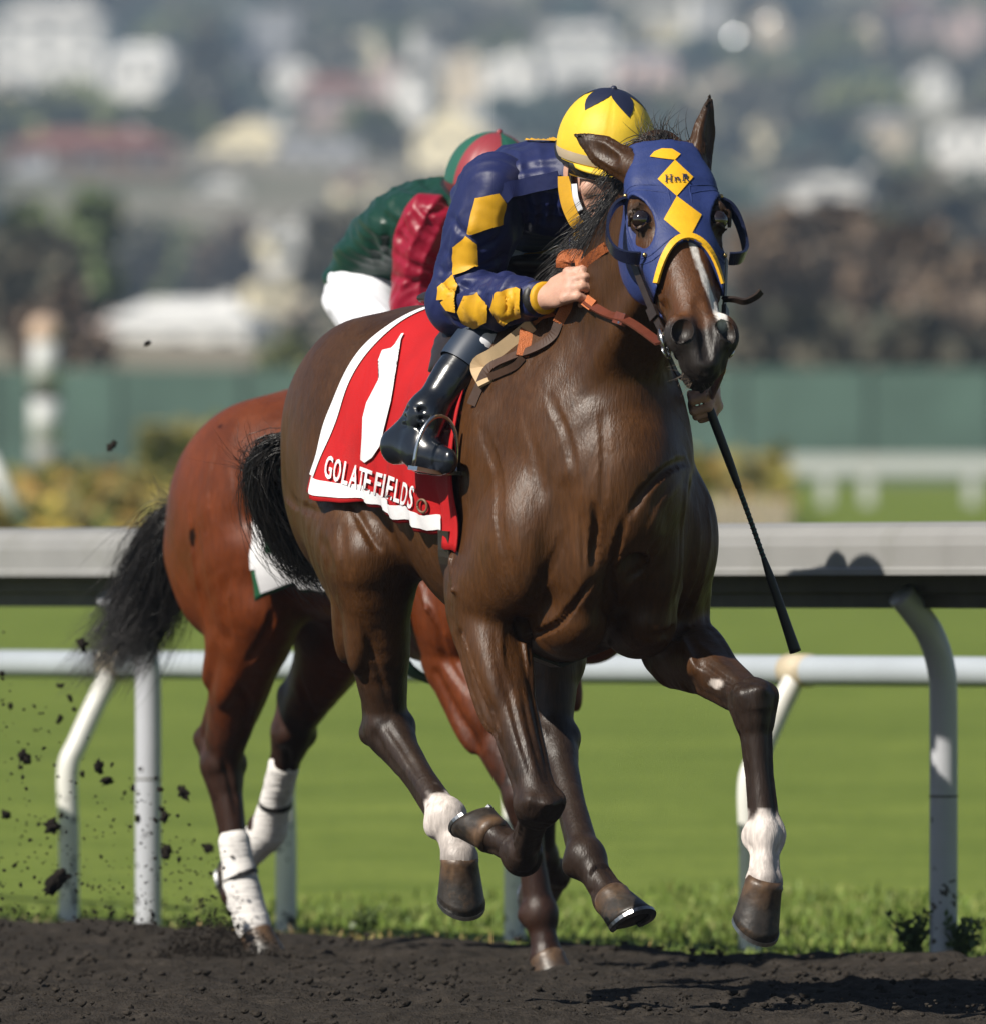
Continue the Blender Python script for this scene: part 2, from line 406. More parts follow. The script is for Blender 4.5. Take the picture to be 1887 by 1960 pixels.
def horse_body(name, ps, h):
    dz = ps['dz']; legs = ps['legs']
    F = Field(ps['lo'], ps['hi'], h)
    Y = (0, 1, 0)
    tor = [(-.83, 1.24, .07, .10, .10), (-.76, 1.25, .17, .17, .17), (-.62, 1.27, .245, .235, .26), (-.44, 1.26, .262, .290, .29), (-.26, 1.25, .240, .290, .30),
           (-.08, 1.23, .245, .290, .34), (.10, 1.20, .262, .315, .39), (.26, 1.19, .262, .370, .42), (.40, 1.18, .245, .410, .43), (.53, 1.15, .222, .37, .40),
           (.64, 1.10, .180, .26, .31), (.72, 1.05, .11, .15, .19)]
    F.sweep([(x, 0, z + dz(x), w, u, b) for x, z, w, u, b in tor], Y, 0.02, sub=4)
    # neck
    pl = np.array(ps['poll']); H = Head(ps['poll'], ps['muzzle'])
    b0 = np.array([.34, 0, 1.27 + dz(.34)])
    nk = [(0, .18, .24, .30), (.2, .160, .22, .285), (.42, .116, .180, .235), (.62, .095, .145, .185), (.8, .084, .12, .145), (.93, .078, .092, .115), (1.02, .065, .07, .085)]
    top = H.p(.05, 0, -.05)
    bend = np.array(ps.get('neck_bend', (0, 0, 0)))
    F.sweep([(*(b0 + (top - b0) * t + bend * 4 * t * (1 - t)), w, u, b) for t, w, u, b in nk], Y, 0.06)
    # quarters, shoulders, breast
    for sd in (-1, 1):
        F.ell((-.50, sd * .135, 1.27 + dz(-.5)), (.26, .135, .24), 0.06)
        F.ell((-.66, sd * .125, 1.14 + dz(-.6)), (.14, .105, .20), 0.06)
        F.ell((.42, sd * .165, 1.15 + dz(.4)), (.15, .095, .28), 0.05, (nrm((1, 0, .35)), (0, 1, 0), nrm((-.35, 0, 1))))
        F.ell((.575, sd * .175, 1.02 + dz(.6)), (.13, .098, .17), 0.04)              # point of shoulder
        F.ell((.42, sd * .19, .93 + dz(.4)), (.16, .085, .13), 0.05)                 # triceps
        F.ell((.685, sd * .088, 1.0 + dz(.6)), (.090, .080, .165), 0.018)            # breast muscle
        F.ell((.61, sd * .082, .845 + dz(.6)), (.125, .076, .085), 0.02)
        F.cap((.755, sd * .165, 1.12 + dz(.6)), (.735, sd * .158, .90 + dz(.6)), .008, .018, 0.05, 'sub')
        F.cap((.55, sd * .26, 1.30 + dz(.5)), (.46, sd * .290, .98 + dz(.5)), .016, .016, 0.05, 'sub')
        F.cap((.27, sd * .27, 1.36 + dz(.3)), (.28, sd * .29, .98 + dz(.3)), .014, .014, 0.07, 'sub')
        F.cap((.60, sd * .07, 1.28 + dz(.6)), (H.p(.2, sd * .03, -.2)), .040, .030, 0.05)   # neck strap muscle
        F.cap((-.36, sd * .28, 1.2 + dz(-.4)), (-.22, sd * .27, 1.02 + dz(-.2)), .02, .014, 0.08, 'sub')   # flank hollow
        for q in range(5):
            x = .12 - q * .075
            F.cap((x, sd * .285, 1.16), (x - .03, sd * .25, .97), .005, .005, 0.03, 'sub')   # ribs
    F.cap((.775, 0, 1.20 + dz(.6)), (.770, 0, .84 + dz(.6)), .020, .026, 0.03, 'sub')
    F.ell((.69, 0, .99 + dz(.6)), (.05, .03, .10), 0.05)
    head_shape(F, H)
    # legs
    for q, key in ((-1, 'rf'), (1, 'lf')):
        fore_leg(F, legs[key], q)
    for q, key in ((-1, 'rh'), (1, 'lh')):
        hind_leg(F, legs[key], q)
        Hp, St, Hk = [np.array(p, float) for p in legs[key][:3]]
        F.sweep([(-.74, q * .115, 1.16 + dz(-.7), .085, .09, .09), (*(St * .5 + np.array([-.66, q * .12, 1.0 + dz(-.7)]) * .5 + np.array([-.03, 0, 0])), .08, .09, .09),
                 (*(St + (Hk - St) * .45 + np.array([-.035, 0, 0])), .058, .06, .065), (*(St + (Hk - St) * .8 + np.array([-.03, 0, 0])), .03, .03, .03)], Y, 0.05)
    F.sweep([(-.80, 0, 1.27 + dz(-.8), .05, .05, .05), (-.88, 0, 1.25 + dz(-.8), .035, .035, .035)], Y, 0.04, sub=1)
    # veins and skin folds
    rv = np.random.default_rng(4)
    for sd in (-1, 1):
        for p0, p1 in (((.66, sd * .16, 1.08), (.60, sd * .22, .92)), ((.40, sd * .27, .98), (.48, sd * .25, .84))):
            a = np.array(p0) + [0, 0, dz(p0[0])]; b = np.array(p1) + [0, 0, dz(p1[0])]; m_ = (a + b) / 2 + rv.normal(size=3) * .015
            F.cap(a, m_, .005, .0045, .012); F.cap(m_, b, .0045, .004, .012)
        for q in range(4):
            z = 1.22 + q * .045 + dz(.6)
            F.cap((.64 - q * .012, sd * .06, z), (.55 - q * .015, sd * .17, z + .06), .004, .004, .018, 'sub')
    # muzzle: nostrils, lips, chin
    for sd in (-1, 1):
        F.ell(H.p(.533, sd * .041, .022), (.052, .040, .040), 0.016, (H.e, H.s, H.n))
    F.ell(H.p(.585, 0, -.01), (.030, .046, .042), 0.02, (H.e, H.s, H.n))
    F.ell(H.p(.578, 0, -.062), (.034, .036, .026), 0.014, (H.e, H.s, H.n))
    F.cap(H.p(.625, -.05, -.038), H.p(.625, .05, -.038), .006, .006, 0.006, 'sub')
    for sd in (-1, 1):
        F.cap(H.p(.61, sd * .035, -.040), H.p(.50, sd * .056, -.040), .005, .004, 0.008, 'sub')
        ax = nrm(H.e * .55 + H.s * sd * .75 + H.n * .55)
        F.ell(H.p(.545, sd * .050, .056), (.026, .0185, .030), 0.010, (nrm(H.e + H.s * sd * .25), nrm(H.s - H.e * sd * .25), H.n), 'sub')
        F.ell(H.p(.214, sd * .104, .042), (.025, .020, .020), 0.008, (H.e, H.s, H.n), 'sub')          # eye socket
        F.cap(H.p(.186, sd * .088, .060), H.p(.205, sd * .108, .050), .008, .007, 0.010); F.cap(H.p(.205, sd * .108, .048), H.p(.226, sd * .110, .032), .006, .006, 0.010)            # upper lid
        F.cap(H.p(.240, sd * .096, .036), H.p(.236, sd * .078, .056), .006, .005, 0.012)
    F.cap(H.p(.60, 0, .03), H.p(.46, 0, .055), .005, .004, 0.02, 'sub')
    # ears
    for sd, key in ((-1, 'ear_r'), (1, 'ear_l')):
        d = nrm(ps[key]); b = H.p(.038, sd * .072, .010)
        op = nrm(ps[key + '_open']); op = nrm(op - (op @ d) * d); w = np.cross(d, op)
        F.sweep([(*b, .034, .030, .030), (*(b + d * .045), .036, .026, .024), (*(b + d * .09), .036, .020, .021), (*(b + d * .13), .021, .013, .014), (*(b + d * .168), .005, .005, .005)], w, 0.015)
        F.sweep([(*(b + d * .045 + op * .028), .010, .015, .013), (*(b + d * .085 + op * .025), .014, .012, .012), (*(b + d * .12 + op * .019), .007, .006, .006)], w, 0.010, 'sub')
    V, Q = F.extract(1)
    return V, Q, H

def polyline_param(V, J):
    """per vertex: arc position (node index scale) along J and distance to it"""
    J = np.array(J, float); best = np.full(len(V), 9.0); par = np.zeros(len(V))
    for i in range(len(J) - 1):
        a, e = J[i], J[i + 1] - J[i]; L2 = e @ e
        t = np.clip(((V - a) @ e) / L2, 0, 1)
        d = np.linalg.norm(V - (a + t[:, None] * e), axis=1)
        m = d < best; best[m] = d[m]; par[m] = i + t[m]
    return par, best

def vnoise(V, s, seed=0):
    """cheap value noise on points"""
    P_ = V * s + seed * 17.3
    i = np.floor(P_).astype(np.int64); f = P_ - i; f = f * f * (3 - 2 * f)
    def hsh(a):
        n = (a[:, 0] * 73856093) ^ (a[:, 1] * 19349663) ^ (a[:, 2] * 83492791) ^ (seed * 2654435)
        n = (n ^ (n >> 13)) * 1274126177
        return ((n ^ (n >> 16)) & 0xffff) / 65535.0
    out = np.zeros(len(V))
    for c in ((a, b, d) for a in (0, 1) for b in (0, 1) for d in (0, 1)):
        w = np.ones(len(V))
        for k in range(3):
            w = w * (f[:, k] if c[k] else 1 - f[:, k])
        out += w * hsh(i + np.array(c))
    return out

def coat_colour(V, H, ps):
    base = np.array(ps['coat']); dark = np.array(ps['dark']); blk = np.array((.011, .0085, .0075))
    C = np.tile(base, (len(V), 1))
    n1 = vnoise(V, 4, 1) * .6 + vnoise(V, 9, 2) * .4
    C = C * (0.80 + 0.4 * n1)[:, None]
    top = smooth01(V[:, 2], 1.35, 1.6) * .35
    C = C * (1 - top[:, None]) + dark * top[:, None]
    def blend(col, w):
        nonlocal C
        C = C * (1 - w[:, None]) + np.array(col) * w[:, None]
    fz = (vnoise(V, 60, 3) - .5)
    for key, J in ps['legs'].items():
        par, dist = polyline_param(V, J)
        near = (dist < .13).astype(float)
        k0 = 1.25 if key in ('rf', 'lf') else 1.30
        blend(ps['points'], near * smooth01(par + fz * .25, k0, k0 + .75) * .92)
        if key in ps['socks']:
            a = ps['socks'][key]
            blend((.56, .50, .46), near * (dist < .08) * smooth01(par + fz * .16, a, a + .10) * (1 - .45 * smooth01(par + (vnoise(V, 25, 8) - .5) * .6, 3.2, 3.9)))
    t, s, n = H.inv(V)
    inh = (np.abs(s) < .16) & (t > -.05) & (n > -.3) & (t < .7) & (np.linalg.norm(V - H.p(.3), axis=1) < .42)
    hd = inh.astype(float)
    blend(np.array(ps['face']), hd * smooth01(t, .22, .32) * .8)
    blend((.016, .0125, .011), hd * smooth01(t + fz * .03 - n * .25 + np.abs(s) * .2, .475, .535))
    blend((.030, .020, .014), hd * (np.hypot((t - .213) / 1.3, n - .038) < .036) * (np.abs(s) > .075) * .6)
    if ps['blaze']:
        c = .012 + .032 * smooth01(t, .29, .50); wv = .0045 + .0035 * smooth01(t, .27, .5)
        blend((.60, .57, .54), hd * (n > .0) * (1 - smooth01(np.abs(s - c + fz * .004), wv, wv + .005)) * smooth01(t, .20, .23) * (1 - smooth01(t, .515, .53)))
    for q in ps.get('patches', ()):
        dd = np.linalg.norm((V - np.array(q[0])) / np.array(q[1]), axis=1); blend((.50, .44, .40), 1 - smooth01(dd + fz * .5, .7, 1.1))
    for sd, key in ((-1, 'ear_r'), (1, 'ear_l')):
        b = H.p(.038, sd * .072, .010); d = nrm(ps[key])
        par, dist = polyline_param(V, [b, b + d * .18])
        blend((.020, .014, .010), (dist < .05) * smooth01(par, .45, .95) * .85)
    return np.clip(C, 0, 1)

def ring_loft(rings, cap_end=True, cap_start=False):
    n = len(rings[0]); V = [p for r in rings for p in r]; Fc = []
    for i in range(len(rings) - 1):
        for j in range(n):
            k = (j + 1) % n
            Fc.append((i * n + j, i * n + k, (i + 1) * n + k, (i + 1) * n + j))
    if cap_end: Fc.append(tuple((len(rings) - 1) * n + j for j in range(n)))
    if cap_start: Fc.append(tuple(reversed(range(n))))
    return V, Fc

def make_hoof(parent, C, axis, toe, m_hoof, m_shoe, sc=1.0):
    a = nrm(axis); td = nrm(np.array(toe) - (np.array(toe) @ a) * a); sdv = np.cross(a, td)
    C = np.array(C, float); N = 28
    def ring(dist, w, f, b, shift, tilt):
        out = []
        for j in range(N):
            th = 2 * math.pi * j / N; cx, sy = math.cos(th), math.sin(th)
            r = f if cx > 0 else b
            out.append(C + a * (dist + tilt * cx) * sc + td * (shift + r * cx) * sc + sdv * (w * sy) * sc)
        return out
    rr = [ring(-.014, .037, .038, .036, 0, -.006), ring(-.002, .0425, .044, .043, .003, -.007), ring(.006, .0415, .043, .042, .004, -.006), ring(.038, .046, .052, .043, .014, 0.004), ring(.068, .0505, .060, .044, .023, .012), ring(.082, .0525, .065, .045, .028, .015)]
    V, Fc = ring_loft(rr, True, True)
    me = mesh('hoof', V, Fc)
    col = []
    for v in V:
        dd = (np.array(v) - C) @ a / sc
        col.append((.030, .024, .019) if dd > .012 else (.085, .05, .028))
    set_col(me, np.array(col) * np.array([[.7 + .6 * random.random()] for _ in col]))
    o = link('hoof', me, parent, m_hoof)
    # racing plate: an open U under the wall
    V = []; Fc = []; M = 24
    for j in range(M + 1):
        th = math.radians(-142 + 284 * j / M); cx, sy = math.cos(th), math.sin(th)
        r = .065 if cx > 0 else .045
        for q, (rad, dz) in enumerate(((1.02, .012), (1.02, .021), (.76, .021), (.76, .012))):
            V.append(C + a * (.082 + .015 * cx - .012 + dz) * sc + td * (.028 + r * cx * rad) * sc + sdv * (.0525 * sy * rad) * sc)
    for j in range(M):
        for q in range(4):
            p = (q + 1) % 4
            Fc.append((j * 4 + q, j * 4 + p, j * 4 + 4 + p, j * 4 + 4 + q))
    Fc += [(3, 2, 1, 0), (M * 4, M * 4 + 1, M * 4 + 2, M * 4 + 3)]
    link('shoe', mesh('shoe', V, Fc), o, m_shoe, smooth=False)
    return o

def strands(name, paths, r0, parent, m, taper=0.15):
    """hair: each path a polyline of equal length"""
    Pn = np.array(paths, float); n, k, _ = Pn.shape
    T = np.gradient(Pn, axis=1); T /= np.linalg.norm(T, axis=2, keepdims=True) + 1e-9
    A = np.cross(T, np.array([.2, .9, .31])); A /= np.linalg.norm(A, axis=2, keepdims=True) + 1e-9
    B = np.cross(T, A)
    rad = r0 * (1 - (1 - taper) * np.linspace(0, 1, k) ** 2)[None, :, None]
    rings = [Pn + rad * (math.cos(q) * A + math.sin(q) * B) for q in (0, 2.094, 4.189)]
    V = np.stack(rings, 2).reshape(-1, 3)
    i = np.arange(n)[:, None, None]; j = np.arange(k - 1)[None, :, None]; q = np.arange(3)[None, None, :]
    b = i * k * 3 + j * 3
    Q = np.stack(np.broadcast_arrays(b + q, b + (q + 1) % 3, b + 3 + (q + 1) % 3, b + 3 + q), -1).reshape(-1, 4)
    return link(name, fast_mesh(name, V, Q), parent, m)

def hair_paths(guides, n, spread, k=12, seed=1, curl=0.01, lenvar=.35):
    """guides: list of polylines (k points) with local spread; strands interpolate between random pairs"""
    rg = np.random.default_rng(seed); out = []
    G = []
    for g in guides:
        g = np.array(g, float); t = np.linspace(0, len(g) - 1, k)
        E = np.vstack([2 * g[0] - g[1], g, 2 * g[-1] - g[-2]]); pts = []
        for x in t:
            i = min(int(x), len(g) - 2); f = x - i; p0, p1, p2, p3 = E[i:i + 4]
            pts.append(.5 * (2 * p1 + (p2 - p0) * f + (2 * p0 - 5 * p1 + 4 * p2 - p3) * f ** 2 + (3 * p1 - p0 - 3 * p2 + p3) * f ** 3))
        G.append(np.array(pts))
    G = np.array(G)
    for _ in range(n):
        w = rg.dirichlet(np.full(len(G), .55)); p = np.tensordot(w, G, 1)
        L = 1 - lenvar * rg.random() ** 2
        tt = np.linspace(0, 1, k); src = tt * L
        p = np.stack([np.interp(src, tt, p[:, c]) for c in range(3)], 1)
        d = rg.normal(size=3) * spread
        p = p + d * (0.12 + tt[:, None] ** 1.2) + curl * np.stack([np.sin(tt * 7 + rg.random() * 6) * rg.normal() for _ in range(3)], 1) * tt[:, None]
        out.append(p)
    return out

MT = {}
def coat_material(name):
    m = bpy.data.materials.new(name); m.use_nodes = True
    n = m.node_tree.nodes; l = m.node_tree.links; b = n['Principled BSDF']
    tc = n.new('ShaderNodeTexCoord'); at = n.new('ShaderNodeAttribute'); at.attribute_name = 'tint'
    def noi(scale, det, st=(1, 1, 1), rough=.55):
        mp = n.new('ShaderNodeMapping'); mp.inputs['Scale'].default_value = st; l.new(tc.outputs['Object'], mp.inputs[0])
        t = n.new('ShaderNodeTexNoise'); t.inputs['Scale'].default_value = scale; t.inputs['Detail'].default_value = det; t.inputs['Roughness'].default_value = rough
        l.new(mp.outputs[0], t.inputs[0]); return t.outputs[0]
    def rng(x, a, b_, c, d):
        r = n.new('ShaderNodeMapRange'); r.inputs[1].default_value = a; r.inputs[2].default_value = b_; r.inputs[3].default_value = c; r.inputs[4].default_value = d; l.new(x, r.inputs[0]); return r.outputs[0]
    hair = noi(120, 4, (1, 1, .16)); blot = noi(7, 7, (1, 1, .7), .65); dust = noi(4.5, 9, (1, 1, .8), .72)
    mu = n.new('ShaderNodeMath'); mu.operation = 'MULTIPLY'; l.new(rng(hair, .25, .75, .74, 1.28), mu.inputs[0]); l.new(rng(blot, .3, .7, .72, 1.30), mu.inputs[1])
    vm = n.new('ShaderNodeVectorMath'); vm.operation = 'MULTIPLY'; l.new(at.outputs['Color'], vm.inputs[0]); l.new(mu.outputs[0], vm.inputs[1])
    mx = n.new('ShaderNodeMix'); mx.data_type = 'RGBA'; l.new(rng(dust, .58, .76, 0, .13), mx.inputs[0]); l.new(vm.outputs[0], mx.inputs[6]); mx.inputs[7].default_value = (.20, .15, .11, 1)
    l.new(mx.outputs[2], b.inputs['Base Color'])
    l.new(rng(blot, .3, .7, .37, .52), b.inputs['Roughness']); b.inputs['Specular IOR Level'].default_value = .32
    # taut skin over muscle, then the lie of the hair
    b1 = n.new('ShaderNodeBump'); b1.inputs['Strength'].default_value = .16; b1.inputs['Distance'].default_value = .022; l.new(noi(11, 3, (1, 1, .55)), b1.inputs['Height'])
    vr = n.new('ShaderNodeMath'); vr.operation = 'ABSOLUTE'; sb = n.new('ShaderNodeMath'); sb.operation = 'SUBTRACT'; sb.inputs[1].default_value = .5; l.new(noi(7.5, 2, (1, 1, .6)), sb.inputs[0]); l.new(sb.outputs[0], vr.inputs[0])
    b2 = n.new('ShaderNodeBump'); b2.inputs['Strength'].default_value = .07; b2.inputs['Distance'].default_value = .008; l.new(rng(vr.outputs[0], 0, .05, 1, 0), b2.inputs['Height']); l.new(b1.outputs[0], b2.inputs['Normal'])
    b3 = n.new('ShaderNodeBump'); b3.inputs['Strength'].default_value = .24; b3.inputs['Distance'].default_value = .006; l.new(noi(230, 3, (1, 1, .14)), b3.inputs['Height']); l.new(b2.outputs[0], b3.inputs['Normal'])
    l.new(b3.outputs[0], b.inputs['Normal'])
    return m
MT['hoof'] = mat('hoof', attr='tint', rough=.45, noise=.5, nscale=40, bump=.15, dirt=(.13, .075, .035), dscale=30, damt=.7)
MT['shoe'] = mat('shoe_alloy', (.42, .42, .42), .35, 1.0, noise=.3, nscale=80)
MT['eye'] = mat('eye', (.012, .006, .004), .04, spec=.8, coat=1, coat_r=.02)
MT['hair'] = mat('black_hair', (.012, .010, .009), .38, spec=.5, noise=.5, nscale=12)

def mesh_normals(me):
    a = np.empty(len(me.vertices) * 3, np.float32); me.vertices.foreach_get('normal', a); return a.reshape(-1, 3)
def sculpt(V, N, fr, strokes):
    """muscle edges pressed into (or raised from) the surface along lines measured on the animal's near side"""
    w = fr.o + V[:, :1] * fr.f + V[:, 1:2] * fr.l; d = 30 + w[:, 1]
    X = 943.5 + w[:, 0] * 26100 / d; Y = 1130 - (V[:, 2] - EYE) * 26100 / d
    face = smooth01(-(N @ fr.view()), .0, .3); out = np.zeros(len(V))
    for pts, depth, sig, (x0, x1) in strokes:
        par, dist = polyline_param(np.stack([X, Y, 0 * X], 1), [(a, b, 0) for a, b in catmull_(pts)])
        n = par.max() + 1e-6; taper = np.clip(np.minimum(par, n - par) / (n * .3), 0, 1) ** .7
        prof = np.exp(-(dist / sig) ** 2) - .42 * np.exp(-((dist - 2.1 * sig) / (1.1 * sig)) ** 2)
        out += -depth * .8 * prof * (.15 + .85 * taper) * ((V[:, 0] > x0) & (V[:, 0] < x1))
    return V + N * (out * face)[:, None]
def catmull_(pts, per=5):
    N_ = np.array(pts, float)
    if len(N_) < 3: return N_
    E = np.vstack([2 * N_[0] - N_[1], N_, 2 * N_[-1] - N_[-2]]); o = []
    for i in range(1, len(E) - 2):
        p0, p1, p2, p3 = E[i - 1:i + 3]
        for j in range(per):
            t = j / per; o.append(.5 * (2 * p1 + (p2 - p0) * t + (2 * p0 - 5 * p1 + 4 * p2 - p3) * t * t + (3 * p1 - p0 - 3 * p2 + p3) * t ** 3))
    o.append(N_[-1]); return np.array(o)
def build_horse(ps, label, h):
    root = empty('racehorse', (ps['frame'].o[0], ps['frame'].o[1], 0), ps['frame'].rz)
    tag(root, label, 'horse')
    V, Q, H = horse_body('horse', ps, h)
    me = fast_mesh('body', V, Q)
    if ps.get('strokes'):
        V = sculpt(V, mesh_normals(me), ps['frame'], ps['strokes'])
        me.vertices.foreach_set('co', V.astype(np.float32).ravel()); me.update()
    set_col(me, coat_colour(V, H, ps))
    body = link('body', me, root, coat_material(ps['name'] + '_coat'))
    for key in ('rf', 'lf', 'rh', 'lh'):
        J = ps['legs'][key]; T, C = np.array(J[3]), np.array(J[4])
        ax, toe = ps['hooves'][key]
        make_hoof(root, C + nrm(ax) * .004, ax, toe, MT['hoof'], MT['shoe'])
    for sd in (-1, 1):
        bm = bmesh.new(); bmesh.ops.create_uvsphere(bm, u_segments=24, v_segments=16, radius=.0215)
        em = bpy.data.meshes.new('eye'); bm.to_mesh(em); bm.free()
        e = link('eye', em, root, MT['eye']); e.location = H.p(.213, sd * .0845, .0385)
    return root, body, H, me

FR1 = Frame((.01, .16), R(22)); FR2 = Frame((-.194, 3.455), R(36))
a1 = FR1.at; a2 = FR2.at
HORSE1 = dict(name='dark_bay', frame=FR1, lo=(-1.0, -.42, .1), hi=(1.52, .42, 2.1), dz=lambda x: 0.0,
    poll=(.935, 0, 1.835), muzzle=(1.315, -.062, 1.405), neck_bend=(-.01, 0, -.02),
    ear_r=FR1.local_dir((-.115, .08, .075)), ear_r_open=FR1.local_dir((.2, -1, -.3)), ear_l=FR1.local_dir((.022, .03, .12)), ear_l_open=FR1.local_dir((1, -.5, .1)),
    coat=(.060, .0235, .0064), dark=(.018, .010, .006), face=(.085, .030, .0085), points=(.021, .0135, .010), blaze=True,
    legs=dict(rf=[(.50, -.185, 1.02), (.43, -.205, .86), (.655, -.170, .447), (.46, -.128, .330), (.345, -.150, .375)],
              lf=[(.52, .185, 1.02), (.52, .205, .80), (.875, .240, .667), (.925, .249, .382), (.955, .232, .280)],
              rh=[(-.50, -.135, 1.20), (-.235, -.205, .985), (-.325, -.130, .597), (-.015, -.115, .408), (.035, -.105, .318)],
              lh=[(-.48, .135, 1.20), (-.16, .190, .965), (-.06, .158, .575), (.235, .113, .322), (.335, .133, .232)]),
    socks=dict(lf=2.80, rh=2.80), patches=[(a1(1364, 1310, .79), (.034, .03, .012))],
    hooves=dict(rf=((-.50, -.15, .42), (-.65, .15, -.75)), lf=(FR1.local_dir((-.30, .35, -.95)), FR1.local_dir((.20, -.75, -.45))), rh=(FR1.local_dir((-.05, .40, -.95)), FR1.local_dir((.25, -.75, -.45))), lh=((.55, .15, -.62), (.85, 0, .5))))
def zc_(*p): return [(800.5 + a * .3504, 696 + b * .3504) for a, b in p]
def zd_(*p): return [(522 + a * .284, 556.8 + b * .284) for a, b in p]
FRONT = (.3, 2.0)
HORSE1['strokes'] = [
    (zc_((950, 760), (962, 880), (958, 1020), (965, 1120)), .016, 11, FRONT), (zc_((880, 740), (888, 960), (900, 1150)), .006, 10, FRONT),
    (zc_((1130, 830), (1075, 1040), (1052, 1230), (1078, 1400)), .016, 12, FRONT), (zc_((1350, 950), (1240, 1100), (1120, 1210)), .011, 12, FRONT),
    (zc_((1500, 520), (1380, 570), (1240, 700), (1140, 850)), .014, 16, FRONT), (zc_((960, 1190), (860, 1300), (720, 1440), (600, 1480), (540, 1405)), .020, 12, FRONT),
    (zc_((1560, 1180), (1470, 1380), (1390, 1480), (1240, 1520)), .014, 14, FRONT), (zc_((545, 1400), (580, 1580), (640, 1790)), .008, 9, FRONT),
    (zc_((455, 1420), (462, 1600), (500, 1790)), -.006, 7, FRONT), (zc_((690, 150), (800, 400), (850, 700)), .006, 14, FRONT), (zc_((560, 260), (640, 560), (660, 720)), .004, 12, FRONT),
    (zc_((1000, 250), (1010, 520), (1000, 800)), .006, 14, FRONT), (zc_((330, 330), (420, 620), (430, 900), (520, 1250)), .007, 22, FRONT), (zc_((800, 900), (700, 1150), (600, 1330)), .006, 16, FRONT),
    (zc_((1440, 640), (1330, 800), (1260, 960)), -.006, 12, FRONT), (zc_((1560, 700), (1590, 950), (1540, 1200)), .008, 14, FRONT),
    ([(1000, 1300), (1020, 1400), (1050, 1500)], .007, 8, FRONT), ([(960, 1260), (985, 1380), (1015, 1480)], .006, 8, FRONT), ([(1330, 1260), (1370, 1290), (1410, 1310)], .006, 8, FRONT),
    (zd_((520, 1420), (600, 1560), (680, 1690), (730, 1760)), .013, 10, (-1, .1)), (zd_((90, 850), (60, 1150), (110, 1390), (230, 1470), (330, 1500)), .009, 13, (-1, .1)),
    (zd_((470, 1560), (470, 1750), (520, 1950)), .007, 11, (-1, .1)), (zd_((330, 1650), (400, 1900)), .006, 10, (-1, .1)), ([(690, 1180), (720, 1270), (750, 1360)], .006, 8, (-1, .1)), ([(735, 1380), (770, 1430), (805, 1490)], .006, 7, (-1, .1)), ([(715, 1400), (740, 1450)], .005, 7, (-1, .1))]
# the second horse's forehand is kept behind the first
HORSE2 = dict(name='bright_bay', frame=FR2, lo=(-1.3, -.42, -.02), hi=(1.40, .42, 1.95), dz=lambda x: -.090 + .10 * x,
    poll=(.84, -.02, 1.58), muzzle=(1.08, -.08, 1.10), neck_bend=(0, 0, .0),
    ear_r=(.1, -.25, 1), ear_r_open=(1, 0, 0), ear_l=(.1, .25, 1), ear_l_open=(1, 0, 0),
    coat=(.112, .0235, .0038), dark=(.06, .016, .005), face=(.10, .03, .009), points=(.020, .0105, .007), blaze=False,
    strokes=None,
    legs=dict(rf=[(.46, -.18, .93), (.40, -.165, .755), (.62, -.118, .406), (.655, -.095, .130), (.68, -.095, .025)],
              lf=[(.45, .15, .98), (.40, .10, .82), a2(1045, 1500, .60), a2(1035, 1640, .50), a2(1060, 1672, .47)],
              rh=[(-.50, -.135, 1.06), (-.42, -.155, .86), (-.715, -.075, .475), (-.64, -.062, .155), (-.60, -.05, .055)],
              lh=[(-.50, .135, 1.06), (-.46, .165, .85), (-.79, .193, .555), a2(515, 1592, -.99), a2(470, 1636, -1.08)]),
    socks={}, hooves=dict(rf=((.3, 0, -1), (1, 0, .2)), lf=((-.6, 0, -.2), (-.2, 0, -1)), rh=((.3, .05, -1), (1, 0, .2)), lh=(FR2.local_dir((-.80, .25, -.50)), FR2.local_dir((-.25, .2, -.9)))))

def ze_(*p): return [((450 + a * .408) / 1.43667, (1050 + b * .408) / 1.43667) for a, b in p]
def zf_(*p): return [((500 + a * .3317) / 1.43667, (1600 + b * .3317) / 1.43667) for a, b in p]
BACK = (-2.0, .1)
HORSE2['strokes'] = [(ze_((480, 560), (500, 800), (590, 1000), (700, 1250)), .009, 12, BACK), (ze_((740, 1540), (690, 1700), (560, 1900)), .013, 12, BACK), (ze_((190, 800), (230, 1250), (330, 1700)), .008, 14, BACK),
    (ze_((330, 420), (270, 700), (290, 1000)), -.006, 16, BACK), (ze_((420, 1300), (400, 1500), (450, 1800)), .006, 12, BACK),
    (zf_((480, 850), (560, 1050), (480, 1400)), .010, 10, BACK), (zf_((330, 1450), (400, 1650), (470, 1950)), .008, 8, BACK), (zf_((960, 800), (1030, 1000), (1090, 1120)), .010, 9, BACK), (zf_((860, 1380), (890, 1500), (900, 1650)), .007, 7, BACK),
    ([(860, 1180), (900, 1270), (940, 1350)], .008, 9, (.1, 2)), ([(830, 1140), (850, 1250), (900, 1330)], .008, 9, (.1, 2))]
# ------------------------------------------------------------------ the ground
RD = np.array([.5525, -.8335]); ND = np.array([-.8335, -.5525]); R0 = np.array([1.10, 3.90])
def rail_pt(u, v, z=0.0):
    """u along the rail (towards the near right), v out from it onto the track"""
    q = R0 + RD * u + ND * v; return (q[0], q[1], z)
def rail_u_at(X, v):
    """u where the line v crosses the sight line through photo column X"""
    k = (X - 943.5) / 870 / 30; q = R0 + ND * v
    return (k * (30 + q[1]) - q[0]) / (RD[0] - k * RD[1])

